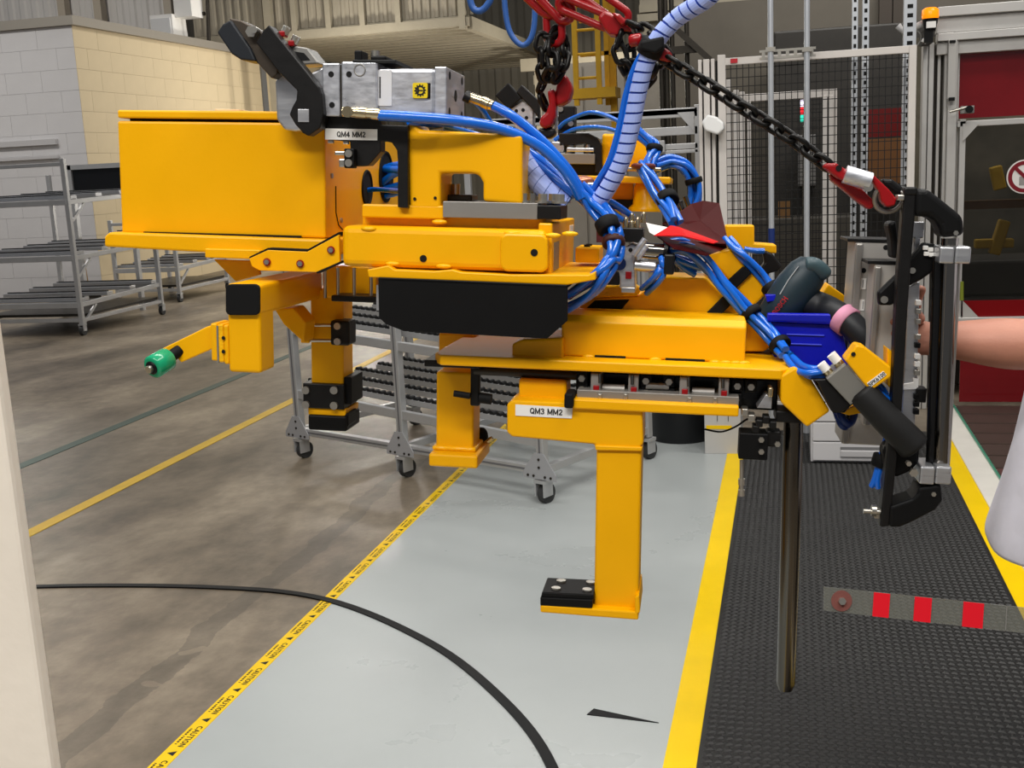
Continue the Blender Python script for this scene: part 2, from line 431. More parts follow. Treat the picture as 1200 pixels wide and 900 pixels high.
for r in range(13):
    off = 0.3*(r % 2)
    for i in range(4):
        o = bpy.data.objects.new('block', bf); link(o, wf); o.location = (-10.0-0.6*(i+1)-off, 14.997+random.uniform(-.001, .001), r*0.3)
    if off:
        o = bpy.data.objects.new('block', bfh); link(o, wf); o.location = (-10.3, 14.997, r*0.3)
        o = bpy.data.objects.new('block', bsh); link(o, wsd); o.location = (-9.996, 15.0, r*0.3)
    for i in range(0, 15):
        o = bpy.data.objects.new('block', bs); link(o, wsd); o.location = (-9.996+random.uniform(-.001, .001), (15.0+0.6*i+off), r*0.3)
TR = mat('flashing', (150, 144, 134), 0.5, 0.3)
struct(MB().box(-15, -9.93, 14.93, 15.2, 3.9, 4.03).build('trim_3', TR))
struct(MB().box(-10.2, -9.93, 15.2, 27, 3.9, 4.03).build('trim_4', TR))
# roller shutter lines at the front of the room: lintel
struct(MB().box(-13, -10.45, 14.93, 15.0, 2.25, 2.33).box(-13, -10.45, 14.94, 15.0, 2.05, 2.09).build('trim_5', mat('shutter_trim', (188, 186, 186), 0.5)))

# far corrugated wall
def corrugated(x0, x1, Y, z0, z1, pitch, depth, m, name):
    mb = MB(); vs = []; fs = []; x = x0; i = 0
    prof = [(0, 0), (0.35, 0), (0.5, 1), (0.85, 1)]
    pts = []
    while x < x1:
        for a, d in prof: pts.append((x+a*pitch, Y-d*depth))
        x += pitch
    for (px, py) in pts: vs += [(px, py, z0), (px, py, z1)]
    for k in range(len(pts)-1): fs.append((2*k, 2*k+2, 2*k+3, 2*k+1))
    mb.add(vs, fs); return mb.build(name, m)
WB = mat('wall_cladding', (128, 122, 108), 0.6, var=0.06, scale=1.2)
struct(corrugated(-26, 9, 31, 0, 10, 0.45, 0.08, WB, 'wall_back'))
WL = mat('pale_cladding', (206, 203, 200), 0.5, var=0.04, scale=1.0)
ul = aty(200, 30, 23)
struct(corrugated(-20, ul.x, 23, 4.0, 8.5, 0.3, 0.03, WL, 'wall_upper'))
PS = mat('column_beige', (170, 160, 145), 0.5)
for u in (76, 118, 200):
    p = aty(u, 20, 22.8)
    struct(MB().box(p.x-0.09, p.x+0.09, 22.7, 22.9, 4.0, 8.5).build('trim_6', PS))

# mezzanine box on joists, far left-centre
ML = mat('mezzanine_sheet', (146, 138, 122), 0.5, 0.1, var=0.05)
MZ = mat('mezzanine_steel', (150, 142, 124), 0.5, 0.2, var=0.06)
mz = empty('mezzanine', (-7.2, 20, 0)); tag(mz, 'beige corrugated mezzanine on ribbed deck behind the silver clamp', 'mezzanine')
def lp(o, e):   # world-built mesh under an empty
    o.parent = e; o.matrix_parent_inverse = Matrix.Translation(-e.location); return o
lp(corrugated(-10.8, -5.5, 20.05, 4.25, 8, 0.16, 0.03, ML, 'cladding'), mz)
lp(MB().box(-10.8, -5.46, 19.9, 20.05, 4.05, 4.2).build('fascia_beam', MZ), mz)
lp(MB().box(-5.56, -5.42, 20.05, 30, 4.0, 4.22).build('edge_beam', MZ), mz)
lp(MB().box(-10.8, -5.46, 20.0, 30, 4.2, 4.24).build('deck', MZ), mz)
for i in range(18):
    lp(MB().box(-10.8, -5.5, 20.3+i*0.52, 20.42+i*0.52, 4.06, 4.2).build('joist', MZ), mz)
for u in (345, 385, 425, 467):
    q = aty(u, 10, 19.98)
    lp(MB().box(q.x-0.05, q.x+0.05, 19.9, 20.0, 4.2, 8).build('stud', MZ), mz)
lp(MB().box(-9.3, -9.16, 19.88, 20.02, 0, 8).build('column', MZ), mz)
lp(MB().box(-5.62, -5.5, 19.88, 20.02, 4.0, 8).build('column', MZ), mz)
# overhead duct run on the right, above the fence
od = empty('overhead_duct', (0.5, 13, 0)); tag(od, 'long ribbed beige overhead duct above the wire fence', 'duct')
for i in range(5):
    lp(MB().box(-1.6, 5.5, 13.0+i*0.5, 13.42+i*0.5, 2.92, 3.16).build('duct_panel', MZ), od)
lp(MB().box(-1.6, 5.5, 13.0, 15.4, 3.16, 4.6).build('duct_body', ML), od)
lp(MB().box(-1.62, 5.5, 12.9, 13.0, 3.10, 3.18).build('flange', MZ), od)
for i in range(7): lp(MB().box(-1.6, 5.5, 12.93, 13.0, 3.2+i*0.17, 3.28+i*0.17).build('duct_rib', MZ), od)
for i in range(9): lp(MB().box(-1.2+i*0.7, -1.14+i*0.7, 12.9, 12.99, 2.4, 3.1).build('hanger', MZ), od)
for X in (-1.4, 3.8): lp(MB().box(X, X+0.14, 13.3, 13.44, 0, 2.94).build('support_post', MZ), od)
# second beam level nearer the mezzanine
ob = empty('catwalk', (-3.8, 24, 0)); tag(ob, 'grey steel catwalk under the roof behind the yellow ladder', 'catwalk')
lp(MB().box(-5.4, -1.0, 23.6, 23.75, 3.5, 3.7).build('beam', MZ), ob)
lp(MB().box(-5.4, -1.0, 24.8, 24.95, 3.3, 3.5).build('beam', MZ), ob)
lp(MB().box(-5.4, -1.0, 23.6, 26, 3.7, 3.75).build('deck', MZ), ob)
for X in (-5.2, -1.3): lp(MB().box(X, X+0.15, 24.0, 24.15, 0, 3.7).build('column', MZ), ob)

# grey panelled wall piece behind the sling
pw = struct(MB().box(-3.6, 0.2, 17.0, 17.15, 0, 3.05).build('wall_panels', mat('grey_panel', (150, 144, 134), 0.5, var=0.05)))
for i in range(6):
    MB().box(-3.55+i*0.62, -3.55+i*0.62+0.585, 16.97, 17.0, 0.1, 3.0).build('panel', mat('grey_panel', (150, 144, 134)), pw)

# yellow ladder
ld = empty('ladder', (-2.3, 14, 0)); tag(ld, 'yellow steel ladder with hoop guard beside the red sling', 'ladder')
YL = mat('ladder_yellow', (196, 152, 30), 0.5, var=0.08)
for u in (674, 701, 711):
    q = aty(u, 60, 14.0 if u < 710 else 14.35)
    lp(MB().box(q.x-0.03, q.x+0.03, q.y-0.03, q.y+0.03, 2.3, 4.4).build('rail', YL), ld)
xa = aty(674, 60, 14).x; xb = aty(701, 60, 14).x
for i in range(7): lp(MB().cyl((xa, 14, 2.62+i*0.28), (xb, 14, 2.62+i*0.28), 0.018, n=8).build('rung', YL), ld)
lp(MB().box(xa-0.06, xb+0.2, 13.95, 14.4, 2.38, 2.5).build('base_channel', YL), ld)
for z in (2.9, 3.3): lp(MB().box(xa, xb+0.13, 14.32, 14.38, z, z+0.05).build('hoop', YL), ld)
lp(MB().box(xb+0.08, xb+0.16, 14.34, 14.42, 0, 4.4).build('support_post', YL), ld)

# white cabinet and pipe bracket on the block room's roof
q0 = aty(178, 46, 18.5); q1 = aty(201, 16, 18.5)
cb = empty('roof_unit', (q0.x, 18.5, 4.03)); tag(cb, 'white cabinet unit standing on the block room roof', 'cabinet')
lp(MB().box(q0.x, q1.x, 18.5, 19, 4.0, q1.z).build('body', WHITE), cb)
lp(MB().box(q1.x, q1.x+0.33, 18.6, 19, q1.z-0.05, q1.z+0.7).build('upper_box', WHITE), cb)
lp(MB().box(q0.x+0.03, q1.x-0.03, 18.47, 18.5, 4.1, (4.1+q1.z)/2+0.12).build('door', mat('pale_grey', (214, 214, 214), 0.4)), cb)
pb = empty('roof_pipework', (aty(225, 40, 19).x, 19, 4.03)); tag(pb, 'dark pipe frame on the roof beside the white cabinet', 'pipework')
for (a, bq) in (((217, 18), (219, 50)), ((243, 0), (245, 55)), ((214, 16), (240, 16)), ((219, 48), (246, 53))):
    lp(MB().cyl(aty(*a, 19), aty(*bq, 19), 0.035, n=8).build('pipe', DARK), pb)
lp(MB().cyl(aty(219, 48, 19), (aty(219, 48, 19).x, 19, 3.95), 0.035, n=8).build('pipe', DARK), pb)
# grey steel column behind the clamp
struct(MB().box(aty(258, 10, 21).x, aty(300, 10, 21).x, 21, 21.2, 0, 8.5).build('trim_7', mat('grey_column', (112, 112, 112), 0.5)))

# dark cable drops behind the gate post
cdp = empty('cable_drops', (aty(785, 120, 10.2).x, 10.2, 0)); tag(cdp, 'dark vertical cable conduits left of the grooved gate post', 'conduits')
for u in (776, 782, 789, 806):
    p = aty(u, 120, 10.2); lp(MB().cyl((p.x, 10.2, 0), (p.x, 10.2, 3.6), 0.022, n=8).build('conduit', DARK), cdp)
p0 = aty(775, 60, 10.15); p1 = aty(818, 66, 10.15); lp(MB().box(p0.x, p1.x, 10.13, 10.2, p0.z-0.03, p0.z+0.03).build('tray', DARK), cdp)
lp(MB().bar(aty(792, 34, 10.1), aty(832, 70, 10.1), 0.05, 0.05).build('brace', DARK), cdp)
# ================================================================ BACKGROUND THINGS
def under(e, mb, name, m, bevel=0.0):
    """mesh given in world coordinates, stored under a thing's empty"""
    inv = e.matrix_world.inverted() if False else (Matrix.Translation(e.location) @ e.rotation_euler.to_matrix().to_4x4()).inverted()
    mb.v = [tuple(inv @ Vector(q)) for q in mb.v]
    return mb.build(name, m, e, bevel)

def castor(e, x, y, r=0.05, m=ALUP):
    fk = under(e, MB().box(x-0.03, x+0.03, y-0.035, y+0.035, r*1.9, r*2+0.035).box(x-0.028, x-0.020, y-0.03, y+0.03, r*0.8, r*2).box(x+0.020, x+0.028, y-0.03, y+0.03, r*0.8, r*2), 'castor_fork', m)
    wv = MB().cyl((x-0.016, y, r), (x+0.016, y, r), r, n=18)
    inv = (Matrix.Translation(e.location) @ e.rotation_euler.to_matrix().to_4x4()).inverted()
    wv.v = [tuple(inv @ Vector(q)) for q in wv.v]
    wv.build('wheel', mat('castor_grey', (70, 70, 70), 0.5), fk)

# ---- flow rack on castors in the middle (behind the fixture)
A = atz(355, 537); Bc = atz(638, 590)
dx = (Bc-A); Lc = dx.xy.length; ang = math.atan2(dx.y, dx.x)
rk = empty('flow_rack', (A.x, A.y, 0), ang)
tag(rk, 'aluminium roller flow rack on castors behind the yellow fixture legs', 'rack')
W = 0.95
def post(e, x, y, z0, z1, s=0.04):
    MB().box(x-s/2, x+s/2, y-s/2, y+s/2, z0, z1).build('post', ALUP, e, 0.003)
    g = MB()
    for sg in (-1, 1):
        g.box(x+sg*(s/2-0.012), x+sg*(s/2+0.001), y-s/2-0.0012, y-s/2, z0, z1)
    return g
SLOT = mat('profile_slot', (120, 120, 122), 0.5, 0.5)
for x in (0.0, Lc*0.47, Lc):
    for y in (0.0, W):
        MB().box(x-0.022, x+0.022, y-0.022, y+0.022, 0.13, 1.12).build('post', ALUP, rk, 0.003)
        MB().box(x-0.005, x+0.005, y-0.0235, y-0.0222, 0.13, 1.12).build('profile_groove', SLOT, rk)
        fk = MB().box(x-0.035, x+0.035, y-0.035, y+0.035, 0.108, 0.125).box(x-0.03, x-0.022, y-0.035, y+0.035, 0.04, 0.11).box(x+0.022, x+0.03, y-0.035, y+0.035, 0.04, 0.11).build('castor_fork', ALUP, rk)
        MB().cyl((x-0.018, y+0.02, 0.05), (x+0.018, y+0.02, 0.05), 0.05, n=18).build('wheel', mat('castor_dark', (52, 52, 52), 0.5), fk)
        if y == 0:
            g = MB().prism([(x-0.10, -0.0245, 0.13), (x+0.10, -0.0245, 0.13), (x+0.10, -0.0245, 0.16), (x+0.03, -0.0245, 0.26), (x-0.03, -0.0245, 0.26), (x-0.10, -0.0245, 0.16)], (0, -0.006, 0)).build('gusset_plate', mat('gusset_grey', (168, 168, 170), 0.45, 0.3), rk)
            bb = MB()
            for bx in (-0.07, -0.035, 0.035, 0.07): bb.cyl((x+bx, -0.031, 0.145), (x+bx, -0.034, 0.145), 0.007, n=8)
            for bz in (0.19, 0.23): bb.cyl((x, -0.031, bz), (x, -0.034, bz), 0.007, n=8)
            bb.build('bolts', DARK, g)
for y in (0.0, W):
    MB().box(0.022, Lc-0.022, y-0.02, y+0.02, 0.15, 0.19).build('base_beam', ALUP, rk, 0.003)
    MB().box(0.022, Lc-0.022, y-0.0215, y-0.0202, 0.165, 0.175).build('profile_groove', SLOT, rk)
for x in (0.0, Lc*0.47, Lc):
    MB().box(x-0.02, x+0.02, 0.022, W-0.022, 0.15, 0.19).build('cross_beam', ALUP, rk, 0.003)
ROL = mat('roller_black', (20, 20, 20), 0.5)
for z0, z1 in ((0.82, 0.73), (0.44, 0.36)):
    for y in (0.0, W):
        MB().bar((0.0, y, z0-0.05), (Lc, y, z1-0.05), 0.03, 0.05).build('shelf_beam', ALUP, rk, 0.003)
    for k in range(5):
        y = 0.10 + k*0.19
        t = MB().bar((0.0, y, z0), (Lc, y, z1), 0.045, 0.03).build('roller_track', ALUP, rk)
        g = MB(); n = 40
        for i in range(n):
            s = (i+0.5)/n; g.cyl((Lc*s, y-0.018, z0+(z1-z0)*s+0.017), (Lc*s, y+0.018, z0+(z1-z0)*s+0.017), 0.016, n=8)
        tag(g.build('rollers', ROL, t), kind='stuff')

# ---- tall flow racks at the far left
def left_rack(name, label, x0, x1, y0, y1, h, levels, group=None):
    e = empty(name, (x1, y0, 0)); tag(e, label, 'rack', group)
    X0, X1, D = x0-x1, 0.0, y1-y0
    for x in (X0, X1):
        for y in (0.0, D):
            MB().box(x-0.025, x+0.025, y-0.025, y+0.025, 0.13, h if y == 0 else h-0.15).build('post', ALUP, e, 0.004)
            fk = MB().box(x-0.035, x+0.035, y-0.035, y+0.035, 0.115, 0.13).box(x-0.03, x-0.022, y-0.03, y+0.03, 0.05, 0.115).box(x+0.022, x+0.03, y-0.03, y+0.03, 0.05, 0.115).build('castor_fork', ALUP, e)
            MB().cyl((x-0.02, y, 0.055), (x+0.02, y, 0.055), 0.055, n=16).build('wheel', mat('castor_dark', (52, 52, 52)), fk)
    for y in (0.0, D): MB().box(X0, X1, y-0.02, y+0.02, 0.15, 0.19).build('base_beam', ALUP, e, 0.003)
    for x in (X0, X1): MB().box(x-0.02, x+0.02, 0, D, 0.15, 0.19).build('base_beam', ALUP, e, 0.003)
    MB().box(X0, X1, -0.02, 0.02, h-0.08, h-0.04).build('top_beam', ALUP, e, 0.003)
    for z in levels:
        for y, dz in ((0.0, 0.0), (D, 0.04)):
            MB().box(X0, X1, y-0.03, y+0.03, z+dz-0.03, z+dz+0.03).build('shelf_beam', ALUP, e, 0.003)
        for k in range(4):
            y = 0.12+k*(D-0.24)/3; zz = z+0.05+0.04*y/D
            t = MB().box(X0, X1, y-0.06, y+0.06, zz-0.02, zz+0.02).build('roller_track', ALU, e, 0.003)
            MB().box(X0+0.03, X1-0.03, y-0.02, y+0.02, zz+0.02, zz+0.032).build('roller_strip', ROL, t)
        MB().bar((X1, 0, z), (X1, D, z+0.04), 0.03, 0.05).build('side_rail', ALUP, e, 0.003)
        MB().bar((X1, 0.02, z-0.22), (X1, 0.3, z-0.02), 0.02, 0.03).build('brace', ALUP, e)
    MB().box(X0+0.06, X1-0.02, 0.1, D-0.05, 0.20, 0.23).build('base_tray', DARK, e)
    return e
lr = left_rack('gravity_rack', 'tall three-level aluminium rack nearest the white block wall', -9.05, -7.66, 11.03, 12.7, 1.94, (1.47, 0.86, 0.34))
lr2 = left_rack('gravity_rack', 'lower aluminium rack farther back along the beige wall', -9.1, -8.15, 14.0, 15.4, 1.15, (0.92, 0.45))
# dark board on a frame behind the first rack
q0 = aty(84, 230, 13.2); q1 = aty(150, 190, 13.2)
bd = empty('display_board', (q0.x, 13.2, 0)); tag(bd, 'black display board in an aluminium frame behind the tall rack', 'board')
under(bd, MB().box(q0.x+0.04, q1.x, 13.2, 13.23, q0.z+0.04, q1.z-0.06), 'board', mat('board_black', (14, 16, 20), 0.35))
under(bd, MB().box(q0.x, q1.x, 13.17, 13.24, q1.z-0.06, q1.z), 'frame', ALUP)
under(bd, MB().box(q0.x, q1.x, 13.17, 13.24, q0.z, q0.z+0.05), 'frame', ALUP)
under(bd, MB().box(q0.x, q0.x+0.05, 13.17, 13.24, 0, q1.z), 'post', ALUP)
under(bd, MB().box(q1.x-0.05, q1.x, 13.17, 13.24, 0, q1.z), 'post', ALUP)
# broom leaning by the wall
a = aty(120, 256, 14.2); b_ = aty(146, 343, 14.0); b_.z = 0; b_.x = -9.55; a.x = -9.82
br = empty('broom', (b_.x, b_.y, 0)); tag(br, 'broom leaning against the beige block wall', 'broom')
under(br, MB().cyl(b_+Vector((0, 0, 0.12)), (a.x, a.y+0.1, a.z), 0.016, n=8), 'handle', mat('wood', (140, 110, 70), 0.6))
under(br, MB().box(b_.x-0.16, b_.x+0.16, b_.y-0.03, b_.y+0.03, 0.0, 0.14), 'brush_head', DARK)

# ---- aluminium rack frame behind the hoses (right-centre)
af = empty('profile_frame', (-0.56, 7.05, 0)); tag(af, 'bare aluminium profile frame left of the wire fence', 'frame')
YF = 7.05
xl = aty(545, 150, YF).x; xr = aty(818, 150, YF).x
def hb(v_at, u_at, h, y=YF, m=ALUP, x0=None, x1=None, nm='rail'):
    z = aty(u_at, v_at, y).z
    return under(af, MB().box(x0 if x0 is not None else xl, x1 if x1 is not None else xr, y-0.02, y+0.02, z-h/2, z+h/2), nm, m, 0.003)
hb(131, 790, 0.04); hb(172, 790, 0.035); hb(178, 790, 0.02); hb(143, 620, 0.05); hb(163, 620, 0.05)
for x in (xl, xr): under(af, MB().box(x-0.02, x+0.02, YF-0.02, YF+0.02, 0, aty(790, 124, YF).z), 'post', ALUP, 0.003)
p = aty(812, 135, YF); under(af, MB().prism([(xr-0.12, YF-0.022, p.z+0.02), (xr-0.02, YF-0.022, p.z+0.02), (xr-0.02, YF-0.022, p.z-0.1)], (0, -0.006, 0)), 'gusset_plate', ALUP)
under(af, MB().box(aty(715, 170, YF).x, aty(780, 170, YF).x, YF-0.05, YF-0.022, aty(750, 180, YF).z, aty(750, 166, YF).z), 'bracket', ALUP, 0.003)

# ---- white wire-mesh safety fence
WF = mat('fence_white', (216, 210, 204), 0.45, var=0.04)
WIRE = mat('fence_wire_black', (16, 15, 14), 0.5)
def fence(name, label, u0, u1, vtop, Y, z0, pitch_x, pitch_z, rw=0.05, wr=0.0022, posts=(1, 1)):
    a = aty(u0, vtop, Y); c = aty(u1, vtop-(u1-u0)*0.057, Y); zt = a.z
    e = empty(name, (a.x, Y, 0)); tag(e, label, 'fence')
    X = c.x-a.x
    MB().box(0, X, -0.02, 0.02, zt-rw*0.8, zt).build('top_rail', WF, e, 0.003)
    MB().box(0, X, -0.02, 0.02, z0, z0+rw).build('bottom_rail', WF, e, 0.003)
    if posts[0]: MB().box(-rw*0.1, rw*0.8, -0.025, 0.025, 0, zt+0.02).build('post', WF, e, 0.003)
    if posts[1]: MB().box(X-rw*0.8, X, -0.025, 0.025, 0, zt).build('post', WF, e, 0.003)
    g = MB(); x = pitch_x
    while x < X: g.box(x-wr, x+wr, -wr, wr, z0, zt); x += pitch_x
    z = z0+pitch_z
    while z < zt: g.box(0, X, -wr-0.003, wr-0.003, z-wr, z+wr); z += pitch_z
    tag(g.build('wire_mesh', WIRE, e), kind='stuff')
    return e, a, c
fe, fa, fc = fence('mesh_fence', 'white framed safety fence of black wire mesh behind the chain', 842, 1074, 69, 6.85, 0.12, 0.034, 0.05)
# posts of white profile beside it
gp = empty('gate_post', (aty(824, 150, 6.85).x, 6.85, 0)); tag(gp, 'white grooved double gate post left of the mesh fence', 'post')
for (u0, u1) in ((819, 823), (825, 832), (834, 838)):
    x0 = aty(u0, 100, 6.85).x; x1 = aty(u1, 100, 6.85).x
    under(gp, MB().box(x0, x1, 6.81, 6.89, 0, aty(828, 70, 6.85).z), 'profile', WF, 0.002)
under(gp, MB().box(aty(819, 100, 6.85).x, aty(838, 100, 6.85).x, 6.85, 6.88, 0, aty(828, 72, 6.85).z), 'backing', mat('shadow_gap', (90, 86, 82), 0.6))
under(gp, MB().box(aty(839, 100, 6.85).x, aty(841.5, 100, 6.85).x, 6.84, 6.89, 0, aty(828, 72, 6.85).z), 'seal', RUB)
# small red sticker on the rail
s = aty(860, 71, 6.81); under(fe, MB().box(s.x-0.02, s.x+0.02, 6.822, 6.825, s.z-0.012, s.z+0.012), 'sticker', mat('red_sticker', (190, 40, 50), 0.5))
# conduits in front of the fence
CON = mat('galvanised', (205, 209, 214), 0.32, 0.5, var=0.06)
for (u, lab) in ((903.5, 'galvanised conduit pipe with blue end sleeve, left of the two'), (945.5, 'galvanised conduit pipe, right of the two before the fence')):
    p = aty(u, 150, 6.70); q = aty(u+0.6, 282, 6.70)
    e = empty('conduit_pipe', (p.x, 6.70, 0)); tag(e, lab, 'pipe', None)
    MB().cyl((0, 0, 0.3), (0, 0, 4.5), 0.016, n=12).build('pipe', CON, e)
    MB().cyl((0, 0, 0), (0, 0, 0.3), 0.022, n=12).build('foot_sleeve', CON, e)
    if u < 920:
        MB().cyl((0, 0, q.z-0.06), (0, 0, q.z+0.07), 0.019, n=12).build('sleeve', mat('blue_sleeve', (30, 50, 110), 0.5), e)
    cl = aty(u, 58, 6.70)
    MB().box(-0.026, 0.026, -0.02, 0.03, cl.z-0.012, cl.z+0.012).build('clamp', ZINC, e)
st = aty(922, 62, 6.74); e = empty('strut_rail', (st.x, 6.75, st.z)); tag(e, 'slotted steel strut joining the two conduit pipes', 'strut')
x0 = aty(890, 60, 6.75).x-st.x; x1 = aty(956, 60, 6.75).x-st.x
MB().box(x0, x1, -0.01, 0.01, 0.012, 0.024).box(x0, x1, -0.01, 0.01, -0.028, -0.016).build('flange', ZINC, e)
for i in range(7):
    x = x0+(x1-x0)*(i+0.5)/7; MB().box(x-0.009, x+0.009, -0.009, 0.009, -0.016, 0.012).build('web', ZINC, e)
# white cover hanging on the gate post
c0 = aty(834, 146, 6.7); mb = MB()
pts = [(822, 143), (829, 134), (840, 137), (848, 144), (848, 152), (841, 158), (826, 153)]
mb.prism([aty(u, v, 6.70) for u, v in pts], (0, 0.112, 0))
o = mb.build('hanging_cover', mat('white_plastic', (250, 250, 248), 0.4), None, 0.012, 3); tag(o, 'white plastic cover hanging on the grooved gate post', 'cover')

# inner cell beyond the fence
ic, ia, icc = fence('inner_mesh_fence', 'second mesh fence with white doorway posts inside the cell', 851, 981, 112, 9.2, 0.12, 0.05, 0.06, 0.07, 0.003)
for u, w_, vt in ((852, 5, 94), (860, 6, 106), (867, 6, 108), (876, 4, 118)):
    x0 = aty(u, 150, 9.1).x; x1 = aty(u+w_, 150, 9.1).x
    under(ic, MB().box(x0, x1, 9.05, 9.12, 0, aty(u, vt, 9.1).z), 'door_post', WF, 0.003)
for u, w_ in ((964, 5), (971, 5)):
    x0 = aty(u, 150, 9.1).x; x1 = aty(u+w_, 150, 9.1).x
    under(ic, MB().box(x0, x1, 9.05, 9.12, 0, aty(u, 112, 9.1).z), 'door_post', WF, 0.003)
MD = mat('machine_dark', (38, 35, 31), 0.5, var=0.2)
mcn = empty('cell_machine', (1.2, 11.2, 0)); tag(mcn, 'dark assembly machine seen through the wire fence', 'machine')
under(mcn, MB().box(-0.15, 2.6, 11.4, 12.2, 0, 2.75), 'cabinet', MD, 0.02)
under(mcn, MB().box(aty(935, 180, 11.0).x, aty(957, 180, 11.0).x, 11.0, 11.4, aty(945, 218, 11).z, aty(945, 158, 11).z), 'control_panel', mat('panel_grey', (92, 90, 88), 0.5), 0.01)
under(mcn, MB().box(aty(912, 270, 10.9).x, aty(926, 270, 10.9).x, 10.9, 11.0, 0, aty(919, 236, 10.9).z), 'brown_post', mat('brown_post', (104, 74, 40), 0.5))
under(mcn, MB().box(aty(870, 262, 10.8).x, aty(1000, 262, 10.8).x, 10.8, 11.3, 0.1, aty(940, 255, 10.8).z), 'work_table', mat('machine_mid', (58, 54, 48), 0.5), 0.01)
under(mcn, MB().box(aty(1018, 140, 10.9).x, aty(1066, 140, 10.9).x, 10.9, 11.0, aty(1040, 160, 10.9).z, aty(1040, 127, 10.9).z), 'red_screen', mat('dark_red', (86, 16, 16), 0.3))
under(mcn, MB().box(aty(1018, 180, 10.9).x, aty(1066, 180, 10.9).x, 10.9, 11.1, aty(1040, 215, 10.9).z, aty(1040, 162, 10.9).z), 'orange_unit', mat('dark_orange', (92, 58, 26), 0.5))
q = aty(942, 129, 10.6)
sl = empty('stack_light', (q.x, 10.6, 0)); tag(sl, 'small stack light with white, red and green lamps in the cell', 'stack light')
under(sl, MB().cyl((q.x, 10.6, 0), (q.x, 10.6, q.z-0.1), 0.012, n=8), 'pole', DARK)
for i, (c_, nm) in enumerate((((40, 200, 170), 'green_lamp'), ((220, 30, 40), 'red_lamp'), ((235, 225, 250), 'white_lamp'))):
    under(sl, MB().cyl((q.x, 10.6, q.z-0.1+i*0.065), (q.x, 10.6, q.z-0.042+i*0.065), 0.03, n=12), nm, mat(nm, c_, 0.4, emit=1.2))
# back wall of the cell
struct(MB().box(-1.2, 6, 12.6, 12.75, 0, 3.2).build('wall_cell', mat('cell_wall', (92, 86, 76), 0.6, var=0.1, scale=2)))
for u in (1030, 1046):
    x = aty(u, 60, 12.3).x; struct(MB().box(x, x+0.12, 12.3, 12.45, 0, 3.2).build('trim_8', mat('cell_stanchion', (60, 52, 44), 0.6)))
# perforated struts
for u0, u1, Y, lab in ((998, 1005, 7.0, 'perforated galvanised strut, leftmost of the three behind the fence'), (1010, 1018, 7.1, 'perforated galvanised strut, middle of the three behind the fence'), (1058, 1073, 7.05, 'wide perforated galvanised strut at the fence corner')):
    x0 = aty(u0, 60, Y).x; x1 = aty(u1, 60, Y).x; w_ = x1-x0
    e = empty('perforated_strut', ((x0+x1)/2, Y, 0)); tag(e, lab, 'strut')
    MB().box(-w_/2, w_/2, -0.02, 0.02, 0, 4.5).build('channel', CON, e, 0.002)
    g = MB(); z = 0.6
    while z < 3.0:
        g.box(-w_*0.22, w_*0.22, -0.0215, -0.0195, z, z+0.022); z += 0.05
    tag(g.build('slots', HOLE, e), kind='stuff')

# ---- machine enclosure on the right
en = empty('machine_enclosure', (1.6, 7.5, 0)); tag(en, 'aluminium machine enclosure with maroon panels and a sliding window door', 'enclosure')
YE = 7.5
def eb(u0, v0, u1, v1, y0, y1, name, m, bev=0.002, right=None):
    um, vm = (u0+u1)/2, (v0+v1)/2
    x0 = aty(u0, vm, y0).x; x1 = right if right is not None else aty(u1, vm, y0).x
    z1 = aty(um, v0, y0).z; z0 = aty(um, v1, y0).z
    return under(en, MB().box(x0, x1, y0, y1, z0, z1), name, m, bev)
AP = mat('enclosure_profile', (200, 198, 194), 0.4, 0.45, var=0.05)
def ev(u0, u1, vt, y0, y1, name='post', m=AP):
    x0 = aty(u0, 150, y0).x; x1 = aty(u1, 150, y0).x; zt = aty((u0+u1)/2, vt, y0).z
    return under(en, MB().box(x0, x1, y0, y1, 0, zt), name, m, 0.003)
RX = 3.0
ev(1080, 1086, 50, 7.4, 7.5); ev(1087, 1093, 50, 7.4, 7.5); ev(1094, 1096, 52, 7.45, 7.55, 'seal', DARK)
ev(1097, 1101, 48, 7.45, 7.55); ev(1101, 1104, 52, 7.5, 7.55, 'seal', DARK)
ev(1105, 1109, 46, 7.42, 7.52); ev(1110, 1121, 44, 7.38, 7.48); ev(1108, 1110, 46, 7.44, 7.5, 'seal', DARK)
ev(1121, 1123, 44, 7.45, 7.5)
for dz0, dz1, y0, nm in ((2.13, 2.20, 7.40, 'lintel'), (2.205, 2.25, 7.36, 'guide_rail'), (2.255, 2.34, 7.40, 'lintel'), (2.345, 2.40, 7.36, 'guide_rail')):
    under(en, MB().box(aty(1098, 40, 7.4).x, RX, y0, y0+0.1, dz0+0.03, dz1+0.03), nm, AP, 0.003)
# sensor bar
eb(1111, 47, 1121, 116, 7.33, 7.38, 'sensor_bar', mat('sensor_grey', (176, 174, 170), 0.5), 0.004)
eb(1113, 47, 1120, 50, 7.32, 7.33, 'cap', BLK); eb(1112, 114, 1119, 118, 7.31, 7.33, 'cap', BLK)
# maroon upper panel
MG = mat('maroon_glass', (112, 14, 20), 0.12, var=0.12, scale=4, coat=0.6)
eb(1124, 46, 1200, 137, 7.47, 7.48, 'upper_panel', MG, 0, RX)
